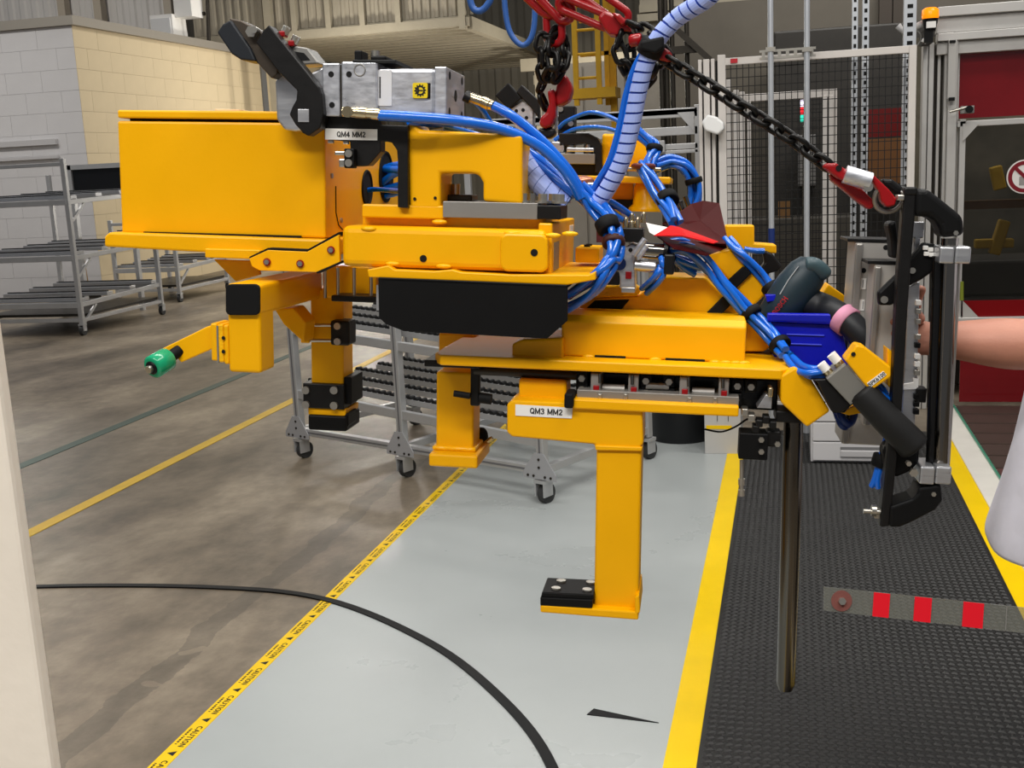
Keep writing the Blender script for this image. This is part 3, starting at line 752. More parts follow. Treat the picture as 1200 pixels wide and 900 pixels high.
# door frame
dr = eb(1122, 140, 1129, 380, 7.38, 7.44, 'door_stile', AP)
eb(1122, 140, 1200, 147, 7.38, 7.44, 'door_rail', AP, 0.003, RX)
eb(1114, 372, 1200, 379, 7.36, 7.44, 'door_rail', AP, 0.003, RX)
WGL = mat('smoked_glass', (20, 22, 22), 0.06, alpha=0.38)
eb(1128, 146, 1200, 373, 7.42, 7.425, 'window_pane', WGL, 0, RX)
for (pts) in ([(1128, 145), (1148, 144), (1128, 166)], [(1128, 374), (1148, 373), (1128, 352)]):
    under(en, MB().prism([aty(u, v, 7.375) for u, v in pts], (0, -0.008, 0)), 'corner_gusset', AP)
eb(1128, 352, 1200, 371, 7.40, 7.415, 'red_band', mat('red_band', (118, 8, 14), 0.4, spec=0.15), 0, RX)
eb(1125, 385, 1200, 471, 7.45, 7.46, 'lower_panel', MG, 0, RX)
eb(1108, 380, 1200, 385, 7.44, 7.5, 'dark_gap', HOLE, 0, RX)
# latch
lt = eb(1126, 124, 1142, 133, 7.30, 7.34, 'latch', GREY, 0.004)
under(en, MB().cyl(aty(1113, 131, 7.3), aty(1132, 126, 7.3), 0.008, n=8), 'latch_bolt', ZINC)
under(en, MB().cyl(aty(1136, 128, 7.32), aty(1136, 128, 7.27), 0.022, n=12), 'latch_knob', BLK)
# round prohibition sign
c_ = aty(1201, 207, 7.36); RS = 0.10
sg = under(en, MB().cyl((c_.x, 7.375, c_.z), (c_.x, 7.365, c_.z), RS, n=40), 'prohibition_sign', mat('sign_white', (226, 222, 218), 0.4))
inv = Matrix.Translation(-en.location)
g = MB(); n = 40; vs = []
for i in range(n):
    t = 2*PI*i/n
    for r in (RS*0.93, RS*0.70): vs.append(inv @ Vector((c_.x+r*math.cos(t), 7.363, c_.z+r*math.sin(t))))
g.add(vs, [(2*i, 2*i+1, (2*i+3) % (2*n), (2*i+2) % (2*n)) for i in range(n)])
g.build('red_ring', mat('sign_red', (120, 18, 32), 0.45), sg)
g = MB().bar(inv @ Vector((c_.x-0.058, 7.362, c_.z+0.058)), inv @ Vector((c_.x+0.058, 7.362, c_.z-0.058)), 0.002, 0.02, (1, 0, 1)); g.build('red_bar', mat('sign_red', (150, 24, 34)), sg)
g = MB().box(-0.03, 0.0, -0.0005, 0.0005, -0.05, 0.0); g.v = [tuple(inv @ (Vector(q)+Vector((c_.x, 7.364, c_.z)))) for q in g.v]; g.build('pictogram', mat('sign_grey', (150, 146, 142), 0.5), sg)
# interior
under(en, MB().box(0.85, 3, 9.0, 9.05, 0, 2.4), 'back_panel', mat('interior_dark', (92, 86, 72), 0.6, var=0.3, scale=5))
under(en, MB().box(1.0, 3, 7.9, 8.9, 0.05, 0.62), 'machine_bed', MD, 0.02)
under(en, MB().box(1.05, 2.6, 8.1, 8.6, 0.62, 0.86), 'fixture_block', mat('machine_mid', (58, 54, 48)), 0.02)
RY = mat('robot_yellow', (176, 140, 24), 0.5)
a1 = aty(1166, 195, 8.3); a2 = aty(1172, 222, 8.3)
under(en, MB().bar(a1, a2, 0.06, 0.08), 'robot_arm', RY, 0.01)
a1 = aty(1165, 280, 8.05); under(en, MB().bar(a1+Vector((0, 0, -0.1)), a1+Vector((0.06, 0, 0.12)), 0.09, 0.07), 'robot_arm', RY, 0.01)
under(en, MB().box(a1.x-0.12, a1.x+0.12, 8.02, 8.1, a1.z-0.06, a1.z), 'robot_wrist', RY, 0.01)
under(en, MB().box(1.04, 1.6, 8.0, 8.05, aty(1150, 245, 8).z, aty(1150, 235, 8).z), 'brown_rail', mat('brown_post', (104, 74, 40)))
# green wire and bracket low at the post
under(en, MB().cyl(aty(1127, 330, 7.3), aty(1127, 352, 7.3), 0.012, n=8), 'green_plug', mat('green_plug', (120, 130, 40), 0.5))

# amber beacon
q = aty(1090, 30, 7.2); zt = aty(1090, 9, 7.2).z; zm = aty(1090, 22, 7.2).z; zb = aty(1090, 42, 7.2).z
be = empty('warning_beacon', (q.x, 7.2, zb)); tag(be, 'amber warning beacon lit on the enclosure post', 'beacon')
under(be, MB().lathe((q.x, 7.2, zm), (0, 0, 1), [(0, 0.045), (0.012, 0.048), (zt-zm-0.012, 0.046), (zt-zm, 0.03)], 20), 'amber_lens', mat('amber_lens', (250, 140, 4), 0.25, emit=0.8))
under(be, MB().cyl((q.x, 7.2, zm-0.07), (q.x, 7.2, zm), 0.03, 0.045, 16), 'base', BLK)
under(be, MB().box(q.x-0.025, q.x+0.025, 7.14, 7.2, zm-0.055, zm-0.02), 'label_plate', WHITE)
under(be, MB().box(q.x-0.035, q.x+0.015, 7.17, 7.42, zb-0.04, zm-0.06), 'mount', BLK)
cbk = empty('cable_bracket', (aty(1065, 38, 7.25).x, 7.25, 2.2)); tag(cbk, 'grey plastic cable arm hanging left of the amber beacon', 'bracket')
under(cbk, MB().tube([aty(1052, 30, 7.25), aty(1060, 38, 7.25), aty(1085, 26, 7.25)], 0.02, 8), 'arm', mat('pale_grey', (214, 214, 214)))
under(cbk, MB().cyl(aty(1082, 50, 7.2), aty(1088, 42, 7.2), 0.016, n=8), 'white_plug', WHITE)
ccp = aty(1069, 45, 7.25); under(cbk, MB().tube([ccp+Vector((0.05*math.cos(t*PI/8), 0, 0.05*math.sin(t*PI/8))) for t in range(16)], 0.006, 6, True), 'cable_coil', GREY)

# ---- black waste bin, white drawer cabinet, grey floor unit
q = atz(795, 522); bn = empty('waste_bin', (q.x, q.y+0.2, 0)); tag(bn, 'round black waste bin on the grey walkway', 'bin')
MB().lathe((0, 0, 0), (0, 0, 1), [(0, 0.175), (0.01, 0.185), (0.62, 0.215), (0.64, 0.225), (0.66, 0.22), (0.64, 0.205), (0.05, 0.18)], 28).build('body', mat('bin_black', (22, 23, 25), 0.4), bn)
MB().lathe((0, 0, 0.60), (0, 0, 1), [(0, 0.222), (0.03, 0.232), (0.06, 0.222)], 28).build('rim', mat('bin_black', (22, 23, 25)), bn)
q = atz(950, 546); q2 = atz(1064, 540)
dc = empty('drawer_cabinet', (q.x, q.y, 0)); tag(dc, 'low white drawer cabinet standing on the black mat', 'cabinet')
wc = 0.50; MB().box(0, wc, 0.02, 0.40, 0.0168, 0.46).build('body', mat('cabinet_white', (206, 204, 204), 0.4), dc, 0.006)
for i in range(4):
    z = 0.03+i*0.106
    d = MB().box(0.01, wc-0.01, 0.0, 0.02, z, z+0.1).build('drawer', mat('cabinet_white', (206, 204, 204)), dc, 0.004)
    MB().box(0.15, wc-0.12, -0.012, 0.0, z+0.022, z+0.06).build('handle', mat('cabinet_grey', (188, 186, 186), 0.4), d, 0.006)
    MB().box(0.15, wc-0.12, -0.004, 0.0, z+0.062, z+0.076).build('label_slot', mat('slot_grey', (120, 120, 120), 0.5), d)
q = atz(826, 532); gu = empty('floor_unit', (q.x+0.0, q.y, 0)); tag(gu, 'small grey floor unit with a yellow strip beside the black bin', 'unit')
MB().box(0, 0.20, 0, 0.3, 0, 0.30).build('body', mat('unit_grey', (186, 184, 180), 0.5, var=0.04), gu, 0.005)
MB().box(0.01, 0.15, -0.004, 0, 0.145, 0.165).build('yellow_strip', YT, gu)
for x in (0.07, 0.13): MB().box(x, x+0.003, -0.003, 0, 0.19, 0.29).build('panel_joint', DARK, gu)
# ================================================================ THE YELLOW LIFTING FIXTURE (hangs level from the sling)
FO = CAM + ray(600, 450)*2.0
def camvec(a, b_, c_): return RT*a + UP*b_ + FW*c_
EX = camvec(0.987, -0.045, -0.150).normalized()
_ez = camvec(0.018, 0.985, -0.172); EZ = (_ez - EX*_ez.dot(EX)).normalized()
EY = EZ.cross(EX)
FX = bpy.data.objects.new('lifting_fixture', None); link(FX); FX.empty_display_size = 0.1
FX.matrix_world = Matrix(((EX.x, EY.x, EZ.x, FO.x), (EX.y, EY.y, EZ.y, FO.y), (EX.z, EY.z, EZ.z, FO.z), (0, 0, 0, 1)))
tag(FX, 'large yellow lifting fixture with blue hoses and clamps hanging from chains', 'lifting fixture')
_c = CAM - FO
CL = Vector((_c.dot(EX), _c.dot(EY), _c.dot(EZ)))       # camera in fixture coordinates
def F(u, v, y):
    """fixture coordinates of a picture point lying in the fixture plane y"""
    d = ray(u, v); d = Vector((d.dot(EX), d.dot(EY), d.dot(EZ)))
    return CL + d*((y-CL.y)/d.y)
FPM = FPX/2.0
def fb(name, mt, u0, v0, u1, v1, y0, y1, parent=FX, bev=0.003, seg=2):
    um, vm = (u0+u1)/2, (v0+v1)/2
    x0 = F(u0, vm, y0).x; x1 = F(u1, vm, y0).x; z1 = F(um, v0, y0).z; z0 = F(um, v1, y0).z
    o = MB().box(x0, x1, y0, y1, z0, z1).build(name, mt, parent, bev, seg)
    o['_b'] = (x0, x1, y0, y1, z0, z1); BX[name] = (x0, x1, y0, y1, z0, z1); del o['_b']
    return o
BX = {}
def fp(name, mt, pts, y0, y1, parent=FX, bev=0.002, seg=2):
    P = [F(u, v, y0) for u, v in pts]
    return MB().prism(P, (0, y1-y0, 0)).build(name, mt, parent, bev, seg)
def rr(u0, v0, u1, v1, r, k=4):
    out = []
    for cx, cy, a0 in ((u1-r, v0+r, -90), (u1-r, v1-r, 0), (u0+r, v1-r, 90), (u0+r, v0+r, 180)):
        for i in range(k+1):
            a = math.radians(a0+90*i/k); out.append((cx+r*math.cos(a), cy+r*math.sin(a)))
    return out
def bolt(u, v, y, r=0.0055, h=0.006, mt=ZINC, parent=FX, n=6, name='bolt'):
    c = F(u, v, y)
    o = MB().cyl(c, c+Vector((0, -h, 0)), r, n=n).build(name, mt, parent, 0.0008)
    return o
def vbolt(c, r=0.006, h=0.007, mt=ZINC, parent=FX, name='bolt', n=12):
    c = Vector(c); o = MB().cyl(c, c+Vector((0, 0, h)), r, n=n).build(name, mt, parent, 0.001); return o
def rod(name, mt, a, b_, r, parent=FX, n=16, bev=0.0):
    return MB().cyl(F(*a), F(*b_), r, n=n).build(name, mt, parent, bev)
def hose(pts, r=0.0055, mt=BLUE, name='hose', parent=FX, n=8, k=6):
    return MB().tube(smooth([F(*p) for p in pts], k), r, n).build(name, mt, parent)
def bundle(pts, n, r=0.0048, spread=0.009, mt=BLUE, seed=1, k=6):
    rnd = random.Random(seed)
    P = smooth([F(*p) for p in pts], k)
    for i in range(n):
        a = 2*PI*i/n + rnd.random(); ph = rnd.random()*6
        rr_ = spread*(0.75+0.35*rnd.random()) if n > 1 else 0
        path = []
        for j, p in enumerate(P):
            t = (P[min(j+1, len(P)-1)]-P[max(j-1, 0)]); _, x, y = frame_of(t)
            aa = a + 0.5*math.sin(j*0.22+ph)
            path.append(p + x*(rr_*math.cos(aa)) + y*(rr_*math.sin(aa)))
        MB().tube(path, r, 8).build('hose', mt, FX)
def strap(p, q, r, w, mt=RUB, name='hose_strap'):
    """ring around a bundle: centre p, direction towards q"""
    a = F(*p); d = (F(*q)-a).normalized()
    return MB().lathe(a-d*(w/2), d, [(0, r*0.9), (0.002, r), (w-0.002, r), (w, r*0.9)], 16).build(name, mt, FX)

# ---------------- lower right carrier (QM3)
xl, xr = F(516, 424, 0).x, F(927, 424, 0).x; xc = F(916, 440, 0).x
zt = F(720, 424.5, 0).z; zb = F(720, 437, 0).z
MB().prism([(xl, 0.0, zb), (xc, 0.0, zb), (xr, 0.018, zb), (xr, 0.27, zb), (xr-0.03, 0.30, zb), (xl-0.01, 0.30, zb), (xl-0.016, 0.03, zb)], (0, 0, zt-zb)).build('carrier_plate', YEL, FX, 0.003)
P0 = F(658, 380, 0.05).x; P1 = F(875, 383, 0.05).x; zz = F(770, 376, 0.05).z
MB().prism([(P0, 0.05, zt), (P0, 0.05, zz-0.006), (P0, 0.064, zz+0.004), (P0, 0.17, zz+0.006), (P0, 0.17, zt)], (P1-P0, 0, 0)).build('carrier_beam', YEL, FX, 0.004, 3)
fp('beam_end', YEL, [(600, 424), (600, 403), (612, 398), (660, 396), (660, 426)], 0.03, 0.16, bev=0.004)
for u in (648, 690, 768, 838, 850, 862, 872): 
    c = F(u, 418 + (u-648)*0.034, 0.052); c.z = zt; MB().sphere(c, 0.008, 10, 6, 1.5, 0.7, 0.6).build('weld', YELW, FX)
for u0, u1 in ((697, 733), (780, 826)):
    c0 = F(u0, 419, 0.049); c1 = F(u1, 421, 0.049); MB().box(c0.x, c1.x, 0.0485, 0.06, zt, zt+0.004).build('weld_gap', HOLE, FX)
# right-hand sloping arm of the carrier and bent tray behind
fp('tray', YEL, [(666, 372), (690, 350), (748, 347), (764, 334), (774, 324), (827, 326), (882, 378), (906, 405), (895, 412), (666, 412)], 0.172, 0.30, bev=0.003)
fp('tray_window', HOLE, [(697, 352), (738, 351), (728, 363), (684, 364)], 0.171, 0.173, bev=0)
fp('tray_lip', YELW, [(700, 336), (744, 333), (752, 339), (747, 347), (690, 350), (688, 345)], 0.165, 0.19, bev=0.003)
fp('angled_arm', YEL, [(826, 297), (856, 291), (902, 341), (882, 360)], 0.24, 0.31, bev=0.004)
fp('arm_strap', RUB, [(848, 333), (871, 312), (881, 320), (857, 344)], 0.232, 0.318, bev=0.002)
fp('arm_strap', RUB, [(822, 373), (853, 342), (864, 350), (836, 378)], 0.160, 0.31, bev=0.002)
fp('angle_bracket', YEL, [(850, 264), (884, 264), (884, 285), (910, 287), (910, 297), (872, 296), (850, 292)], 0.45, 0.52, bev=0.003)
hose([(872, 292, 0.44), (884, 294, 0.44), (896, 294, 0.44)], 0.006)
fp('gripper_finger', BLKM, [(893, 292), (905, 297), (917, 312), (912, 318), (903, 320), (893, 326), (888, 318), (896, 308)], 0.44, 0.48, bev=0.004)
# clamp row between the two plates
fb('clamp_housing', BLKG, 678, 440, 912, 476, 0.07, 0.20)
fb('shim_plate', GREY, 676, 461, 866, 474, 0.0, 0.2, bev=0.001)
o = fb('lower_plate', YEL, 671, 472, 866, 484, -0.02, 0.18)
zlp = BX['lower_plate'][5]
rod('guide_rod', DARK, (556, 434, 0.05), (682, 441, 0.05), 0.008)
rod('guide_rod', GREY, (580, 430, 0.09), (690, 436, 0.09), 0.010)
for k, u in enumerate((698, 742, 802, 848)):
    dv = (u-698)*0.040
    br = fb('clevis', mat('cast_grey', (150, 146, 142), 0.4, 0.4), u-6, 438+dv, u+6, 466+dv, 0.01, 0.07, bev=0.002)
    fb('red_insert', RED, u-3, 452+dv, u+4, 459+dv, 0.005, 0.012, br, 0.001)
    rod('pin', CHR, (u+5 if k % 2 == 0 else u-1, 438+dv, 0.004), (u+5 if k % 2 == 0 else u-1, 449+dv, 0.004), 0.003, br, 8)
for u in (719, 824):
    dv = (u-698)*0.040
    cy = rod('cylinder', GREY, (u-13, 455+dv, 0.03), (u+13, 456+dv, 0.03), 0.010)
    for s in (-16, 14): fb('stud', ZINC, u+s-2, 461+dv, u+s+2, 470+dv, -0.005, 0.01, cy, 0.001)
for u, v in ((682, 443), (682, 456), (757, 446), (784, 447), (757, 460), (784, 462), (864, 452), (880, 453), (862, 468)):
    h = fb('nut_block', BLK, u-7, v-7, u+7, v+7, 0.03, 0.07, bev=0.002)
    bolt(u, v, 0.03, 0.0062, 0.008, ZINC, h)
rod('link_rod', GREY, (757, 452, 0.03), (784, 453, 0.03), 0.006)
fb('rubber_stop', RUB, 661, 461, 672, 479, -0.03, 0.02, bev=0.004)
# QM3 arm and leg
fp('arm_box', YEL, [(594, 474), (600, 469), (690, 473), (753, 480), (754, 520), (748, 527), (697, 526), (697, 521), (600, 512), (594, 507)], -0.012, 0.075, bev=0.006, seg=3)
fp('collar', YEL, [(697, 522), (753, 524), (752, 529), (698, 528)], -0.016, 0.079, bev=0.002)
fp('leg', YEL, [(699, 526), (752, 527), (748, 716), (696, 713)], -0.010, 0.072, bev=0.006, seg=3)
fp('arm_riser', YEL, [(608, 444), (664, 447), (664, 472), (608, 470)], 0.03, 0.1, bev=0.004)
fp('foot_plate', YEL, [(633, 709), (748, 717), (748, 727), (633, 718)], -0.03, 0.085, bev=0.003)
fp('foot_cheek', YEL, [(744, 700), (749, 697), (750, 718), (744, 722)], -0.03, 0.085, bev=0.002)
pd = fp('rest_pad', BLK, [(633, 700), (695, 703), (694, 713), (633, 710)], -0.03, 0.05, bev=0.002)
pd2 = fp('rest_pad', BLK, [(635, 694), (696, 697), (696, 703), (634, 700)], -0.028, 0.052, bev=0.002)
a = F(635, 694, -0.028); c = F(696, 697, -0.028)
for fx_, fy in ((0.25, 0.25), (0.30, 0.75), (0.85, 0.25), (0.88, 0.75)):
    q = a.lerp(c, fx_); vbolt((q.x, -0.028+0.08*fy, q.z), 0.0085, 0.003, ZINC, pd2, n=14)
lab = fp('name_label', WHITE, [(604, 474), (671, 478), (670, 490.5), (604, 487)], -0.0135, -0.0122, bev=0)
lettering('QM3 MM2', INK, F(640, 482.3, -0.0142), F(671, 484.3, -0.0142)-F(604, 480.5, -0.0142), (0, 0, 1), 38/FPM, FX, True)
# left post with foot
fb('post', YEL, 511, 436, 555, 531, 0.12, 0.19, bev=0.005, seg=3)
fb('post_top', YEL, 514, 391, 557, 424, 0.25, 0.31, bev=0.004)
x0, x1, y0, y1, z0, z1 = BX['post']
fl = F(535, 531, 0.1).z; fl2 = F(535, 546, 0.1).z
MB().box(F(503, 538, 0.09).x, F(560, 538, 0.09).x, 0.085, 0.22, fl2, fl).build('post_foot', YEL, FX, 0.004)
MB().box(x0-0.006, x1+0.006, 0.114, 0.196, fl, fl+0.008).build('weld', YELW, FX, 0.003)
fb('toggle_plate', BLKM, 497, 423, 562, 431, 0.02, 0.12, bev=0.002)
fb('toggle_arm', BLKM, 551, 430, 562, 476, 0.06, 0.075, bev=0.003)
rod('toggle_handle', RUB, (532, 461, 0.05), (551, 464, 0.05), 0.006)
rod('toggle_knob', RUB, (562, 466, 0.06), (576, 468, 0.06), 0.010)
MB().sphere(F(564, 511, 0.21), 0.014, 12, 8, 1, 1, 1.3).build('latch_knob', RUB, FX)
rod('latch_pin', BRASS, (566, 520, 0.2), (577, 513, 0.2), 0.004)
# right-hand elbow box, steel rod, sensors
fp('elbow_box', YEL, [(915, 440), (932, 430), (951, 445), (973, 482), (946, 501), (915, 472)], 0.0, 0.09, bev=0.004)
MB().tube([F(930, 488, 0.05), F(927, 600, 0.05), F(921, 800, 0.05), F(920.6, 808, 0.05)], 0.017, 24, radii=[0.017, 0.017, 0.0168, 0.012]).build('hanging_rod', ROD, FX)
fb('rod_collar', BLKM, 909, 482, 953, 496, 0.02, 0.08)
sb = fb('sensor_block', BLK, 866, 508, 900, 539, 0.0, 0.05, bev=0.002)
for u, v in ((892, 515), (892, 529), (911, 520)): bolt(u, v, -0.002, 0.005, 0.006, ZINC, sb)
fb('sensor_bracket', BLKM, 898, 505, 915, 524, 0.01, 0.04)
fp('wedge', ALU, [(887, 478), (897, 463), (905, 462), (904, 479)], 0.01, 0.05, bev=0.001)
fb('brass_cap', BRASS, 900, 454, 906, 466, 0.0, 0.03)
for u, v in ((873, 483), (881, 490), (890, 496), (898, 492), (906, 498), (886, 503)): 
    fb('sensor_fitting', ZINC if (u % 2) else BLKM, u-4, v-4, u+4, v+5, 0.0, 0.03, sb, 0.002)
rod('probe', ZINC, (869, 539, 0.02), (869, 580, 0.02), 0.0035, FX, 8)
for v in (561, 574): rod('probe_nut', ZINC, (869, v, 0.02), (869, v+7, 0.02), 0.0065, FX, 6)
hose([(826, 503, 0.12), (845, 506, 0.1), (862, 500, 0.06), (876, 491, 0.02), (885, 492, 0.01)], 0.0018, RUB, 'sensor_cable', n=6)

# ---------------- QM4 block with guard
fb('main_block', YEL, 400, 267, 640, 316, -0.03, 0.30, bev=0.012, seg=3)
o = fp('end_cap', YEL, [(p[0], p[1]+(p[0]-586)*0.03) for p in rr(586, 273, 642, 318, 9)], -0.036, 0.0, bev=0.004)
for u, v in ((496, 303), (626, 296)):
    y = -0.0305 if u < 560 else -0.0365
    c = F(u, v, y); MB().cyl(c+Vector((0, 0.004, 0)), c+Vector((0, -0.0006, 0)), 0.0062, n=16).build('bolt_hole', HOLE, FX)
fb('upper_deck', YEL, 424, 246, 640, 270, 0.02, 0.36, bev=0.006)
fb('rear_rim', YEL, 424, 240, 520, 256, 0.0, 0.03, bev=0.003)
c0 = F(642, 300, -0.03)
sp = MB().box(c0.x-0.02, c0.x+0.004, -0.01, 0.36, F(642, 328, -0.03).z, F(642, 262, -0.03).z).build('side_plate', YEL, FX, 0.003)
MB().box(c0.x+0.004, c0.x+0.0055, 0.02, 0.09, F(642, 318, 0).z, F(642, 285, 0).z).build('side_slot', GREY, FX)
lb = MB().box(c0.x+0.004, c0.x+0.0055, 0.27, 0.33, F(642, 282, 0.0).z, F(642, 270, 0.0).z).build('small_label', WHITE, FX)
o = fb('bolt_block', YEL, 674, 290, 702, 308, 0.16, 0.26, bev=0.003)
for yy in (0.18, 0.22): vbolt((BX['bolt_block'][0]+0.02, yy, BX['bolt_block'][5]), 0.006, 0.004, BLKM, o)
fp('base_flange', YEL, [(430, 316), (455, 311), (462, 316), (508, 318), (530, 316), (540, 319), (600, 322), (690, 322), (698, 318), (698, 328), (664, 334), (432, 325)], -0.045, 0.3, bev=0.002)
gd = fp('guard_plate', BLK, [(443, 326), (665, 335), (665, 376), (641, 397), (473, 388), (452, 380), (444, 372)], -0.05, -0.044, bev=0.001)
fp('guard_flange', BLK, [(443, 325), (665, 334), (665, 338), (443, 329)], -0.05, 0.12, bev=0.001)
for u, v in ((432, 268), (460, 309), (520, 312), (600, 273), (645, 327), (648, 276), (668, 274), (515, 260)):
    MB().sphere(F(u, v, -0.028 if v > 265 else 0.0), 0.009, 10, 6, 1.6, 0.6, 0.5).build('weld', YELW, FX)
# inverted U frame
fp('u_frame', YEL, [(477, 147), (484, 144), (492, 152), (612, 158), (612, 240), (566, 236), (566, 214), (561, 205), (552, 203), (516, 203), (516, 246), (480, 245)], 0.0, 0.10, bev=0.007, seg=3)
bolt(486, 233, -0.001, 0.003, 0.001, HOLE); bolt(510, 232, -0.001, 0.003, 0.001, HOLE)
fb('grey_spacer', GREY, 519, 237, 630, 256, -0.005, 0.14, bev=0.001)
fb('black_spacer', BLKM, 629, 241, 657, 257, -0.005, 0.10, bev=0.001)
zs = BX['grey_spacer'][5]
for u, yy in ((612, 0.02), (622, 0.07), (636, 0.02), (648, 0.06), (642, 0.10), (656, 0.01), (660, 0.09)):
    x = F(u, 240, yy).x; b1 = MB().cyl((x, yy, zs), (x, yy, zs+0.004), 0.014, n=16).build('washer', ZINC, FX); MB().cyl((x, yy, zs+0.004), (x, yy, zs+0.016), 0.009, n=6).build('hex_bolt', ZINC, b1, 0.001)
fb('washer_plate', DARK, 521, 228, 553, 236, 0.06, 0.12); MB().cyl((F(534, 230, .09).x, 0.09, zs+0.01), (F(534, 230, .09).x, 0.09, zs+0.03), 0.009, n=6).build('hex_bolt', ZINC, FX, 0.001)
# black bracket of the clamp
fp('clamp_bracket', BLKM, [(380, 135), (446, 140), (447, 146), (478, 147), (478, 244), (466, 243), (466, 188), (465, 176), (459, 167), (446, 165), (446, 178), (432, 194), (415, 195), (411, 190), (410, 166), (380, 163)], -0.012, 0.02, bev=0.0015)
lab = fp('name_label', WHITE, [(381, 150.5), (442, 151.5), (442, 164.5), (381, 163.5)], -0.0136, -0.0124, bev=0)
lettering('QM4 MM2', INK, F(411.5, 157.5, -0.0142), F(442, 158, -0.0142)-F(381, 157, -0.0142), (0, 0, 1), 34/FPM, FX, True)
for u, v in ((387, 166), (405, 167), (424, 166)): fb('screw_tip', ZINC, u-3, v-2, u+3, v+2, -0.008, 0.0, bev=0.001)
ss = fb('limit_switch', BLK, 403, 174, 415, 197, -0.03, -0.012, bev=0.002)
bolt(409, 180, -0.03, 0.0065, 0.004, ZINC, ss, 14); bolt(409, 191, -0.03, 0.0065, 0.004, ZINC, ss, 14)
fb('switch_plunger', ZINC, 392, 177, 404, 182, -0.026, -0.018, ss, 0.002); fb('switch_foot', ZINC, 397, 186, 404, 196, -0.028, -0.015, ss, 0.002)
# power clamp
cl = fb('clamp_body', ALUD, 400, 72, 442, 137, -0.03, 0.09, bev=0.003)
fb('clamp_head', ALUD, 378, 74, 398, 136, -0.028, 0.088, cl, 0.002)
fb('head_gap', DARK, 397, 76, 401, 135, -0.024, 0.08, cl, 0)
fb('clamp_cylinder', ALUD, 441, 80, 510, 135, -0.022, 0.09, cl, 0.006)
fb('type_plate', mat('type_plate', (220, 220, 222), 0.4, 0.2), 443, 82, 459, 124, -0.0235, -0.022, cl, 0)
fb('print_bar', INK, 444.5, 90, 446, 115, -0.0242, -0.0236, cl, 0)
fb('end_plate', ALUD, 509, 78, 523, 138, -0.026, 0.13, cl, 0.002)
for u, v in ((388, 87), (409, 87), (389, 123)):
    c = F(u, v, -0.0282 if u < 400 else -0.0302); MB().cyl(c+Vector((0, .003, 0)), c-Vector((0, .0006, 0)), 0.005, n=14).build('bolt_hole', HOLE, cl)
x = BX['end_plate'][1]; z0, z1 = BX['end_plate'][4:6]
for yy in (0.0, 0.105):
    for zz in (z0+0.012, z1-0.012): MB().cyl((x-0.002, yy, zz), (x+0.0006, yy, zz), 0.007, n=14).build('bolt_hole', HOLE, cl)
MB().cyl((x-0.002, 0.05, (z0+z1)/2), (x+0.0008, 0.05, (z0+z1)/2), 0.010, n=16).build('port', HOLE, cl)
fb('top_plate', mat('black_cap', (20, 20, 20), 0.5), 413, 70, 464, 74, -0.03, 0.09, cl, 0.001)
fb('top_switch', BLK, 415, 59, 424, 71, -0.01, 0.03, cl, 0.002); fb('top_switch', BLK, 434, 65, 452, 71, -0.02, 0.04, cl, 0.003)
c = F(440, 68, 0.0); MB().cyl(c, c+Vector((0, 0, 0.012)), 0.008, n=6).build('nut', ZINC, cl)
ring = MB(); cc = F(421.5, 82, -0.0305)
ring.tube([cc+Vector((0.0095*math.cos(t*PI/10), 0, 0.0095*math.sin(t*PI/10))) for t in range(20)], 0.0012, 6, True).build('cast_emblem', GREY, cl)
# gear emblem sticker
st = fp('emblem_plate', mat('emblem_yellow', (226, 196, 30), 0.4), [(p[0], p[1]) for p in rr(483.5, 97, 501, 115, 2)], -0.026, -0.022, cl, 0)
fb('emblem_back', BLK, 484, 97, 504, 115.5, -0.0245, -0.0222, cl, 0.001)
cc = F(492.3, 106, -0.0265); g = MB(); n = 48; vs = []
for i in range(n):
    t = 2*PI*i/n; ro = 0.0105 if (i % 4) < 2 else 0.0082
    vs += [cc+Vector((ro*math.cos(t), 0, ro*math.sin(t))), cc+Vector((0.0055*math.cos(t), 0, 0.0055*math.sin(t)))]
g.add(vs, [(2*i, 2*i+1, (2*i+3) % (2*n), (2*i+2) % (2*n)) for i in range(n)])
g.box(cc.x-0.004, cc.x+0.005, cc.y-0.0002, cc.y, cc.z-0.001, cc.z+0.001); g.box(cc.x-0.005, cc.x-0.002, cc.y-0.0002, cc.y, cc.z-0.004, cc.z+0.004)
g.build('gear_mark', INK, st)
# jaw, arm, pad
jw = fp('jaw_plate', ALU, [(322, 96), (327, 86), (336, 82), (352, 92), (378, 78), (379, 150), (345, 154), (333, 152), (324, 140)], 0.0, 0.05, bev=0.004)
ar = fp('clamp_arm', BLKM, [(308, 36), (315, 29), (374, 102), (377, 110), (379, 133), (375, 150), (361, 159.5), (355, 156), (346, 146), (343, 141), (339, 134), (342, 126), (347, 117), (348, 106), (326, 84), (300, 50)], -0.045, -0.015, bev=0.002)
fb('arm_pin', ALU, 349, 128, 362, 143, -0.047, -0.045, ar, 0.0005)
fp('arm_block', GREY, [(329, 51), (360, 56), (374, 74), (352, 76)], -0.012, 0.04, ar, 0.002)
fp('arm_slot', HOLE, [(338, 59), (356, 62), (363, 70), (345, 71)], -0.0135, -0.012, ar, 0)
pp = fp('pad_plate', mat('brown_steel', (74, 66, 58), 0.4, 0.5, var=0.15), [(268, 21), (283, 24), (306, 37), (326, 69), (325, 86), (318, 92), (298, 70)], -0.03, 0.02, bev=0.002)
fp('rubber_pad', mat('pad_navy', (24, 28, 34), 0.5), [(261, 28), (270, 23), (293, 56), (300, 72), (282, 70), (271, 63), (254, 38)], -0.038, 0.028, pp, 0.003)
bolt(297, 38, -0.03, 0.010, 0.012, ZINC, pp); bolt(301, 36, -0.035, 0.006, 0.014, ZINC, pp, 12)
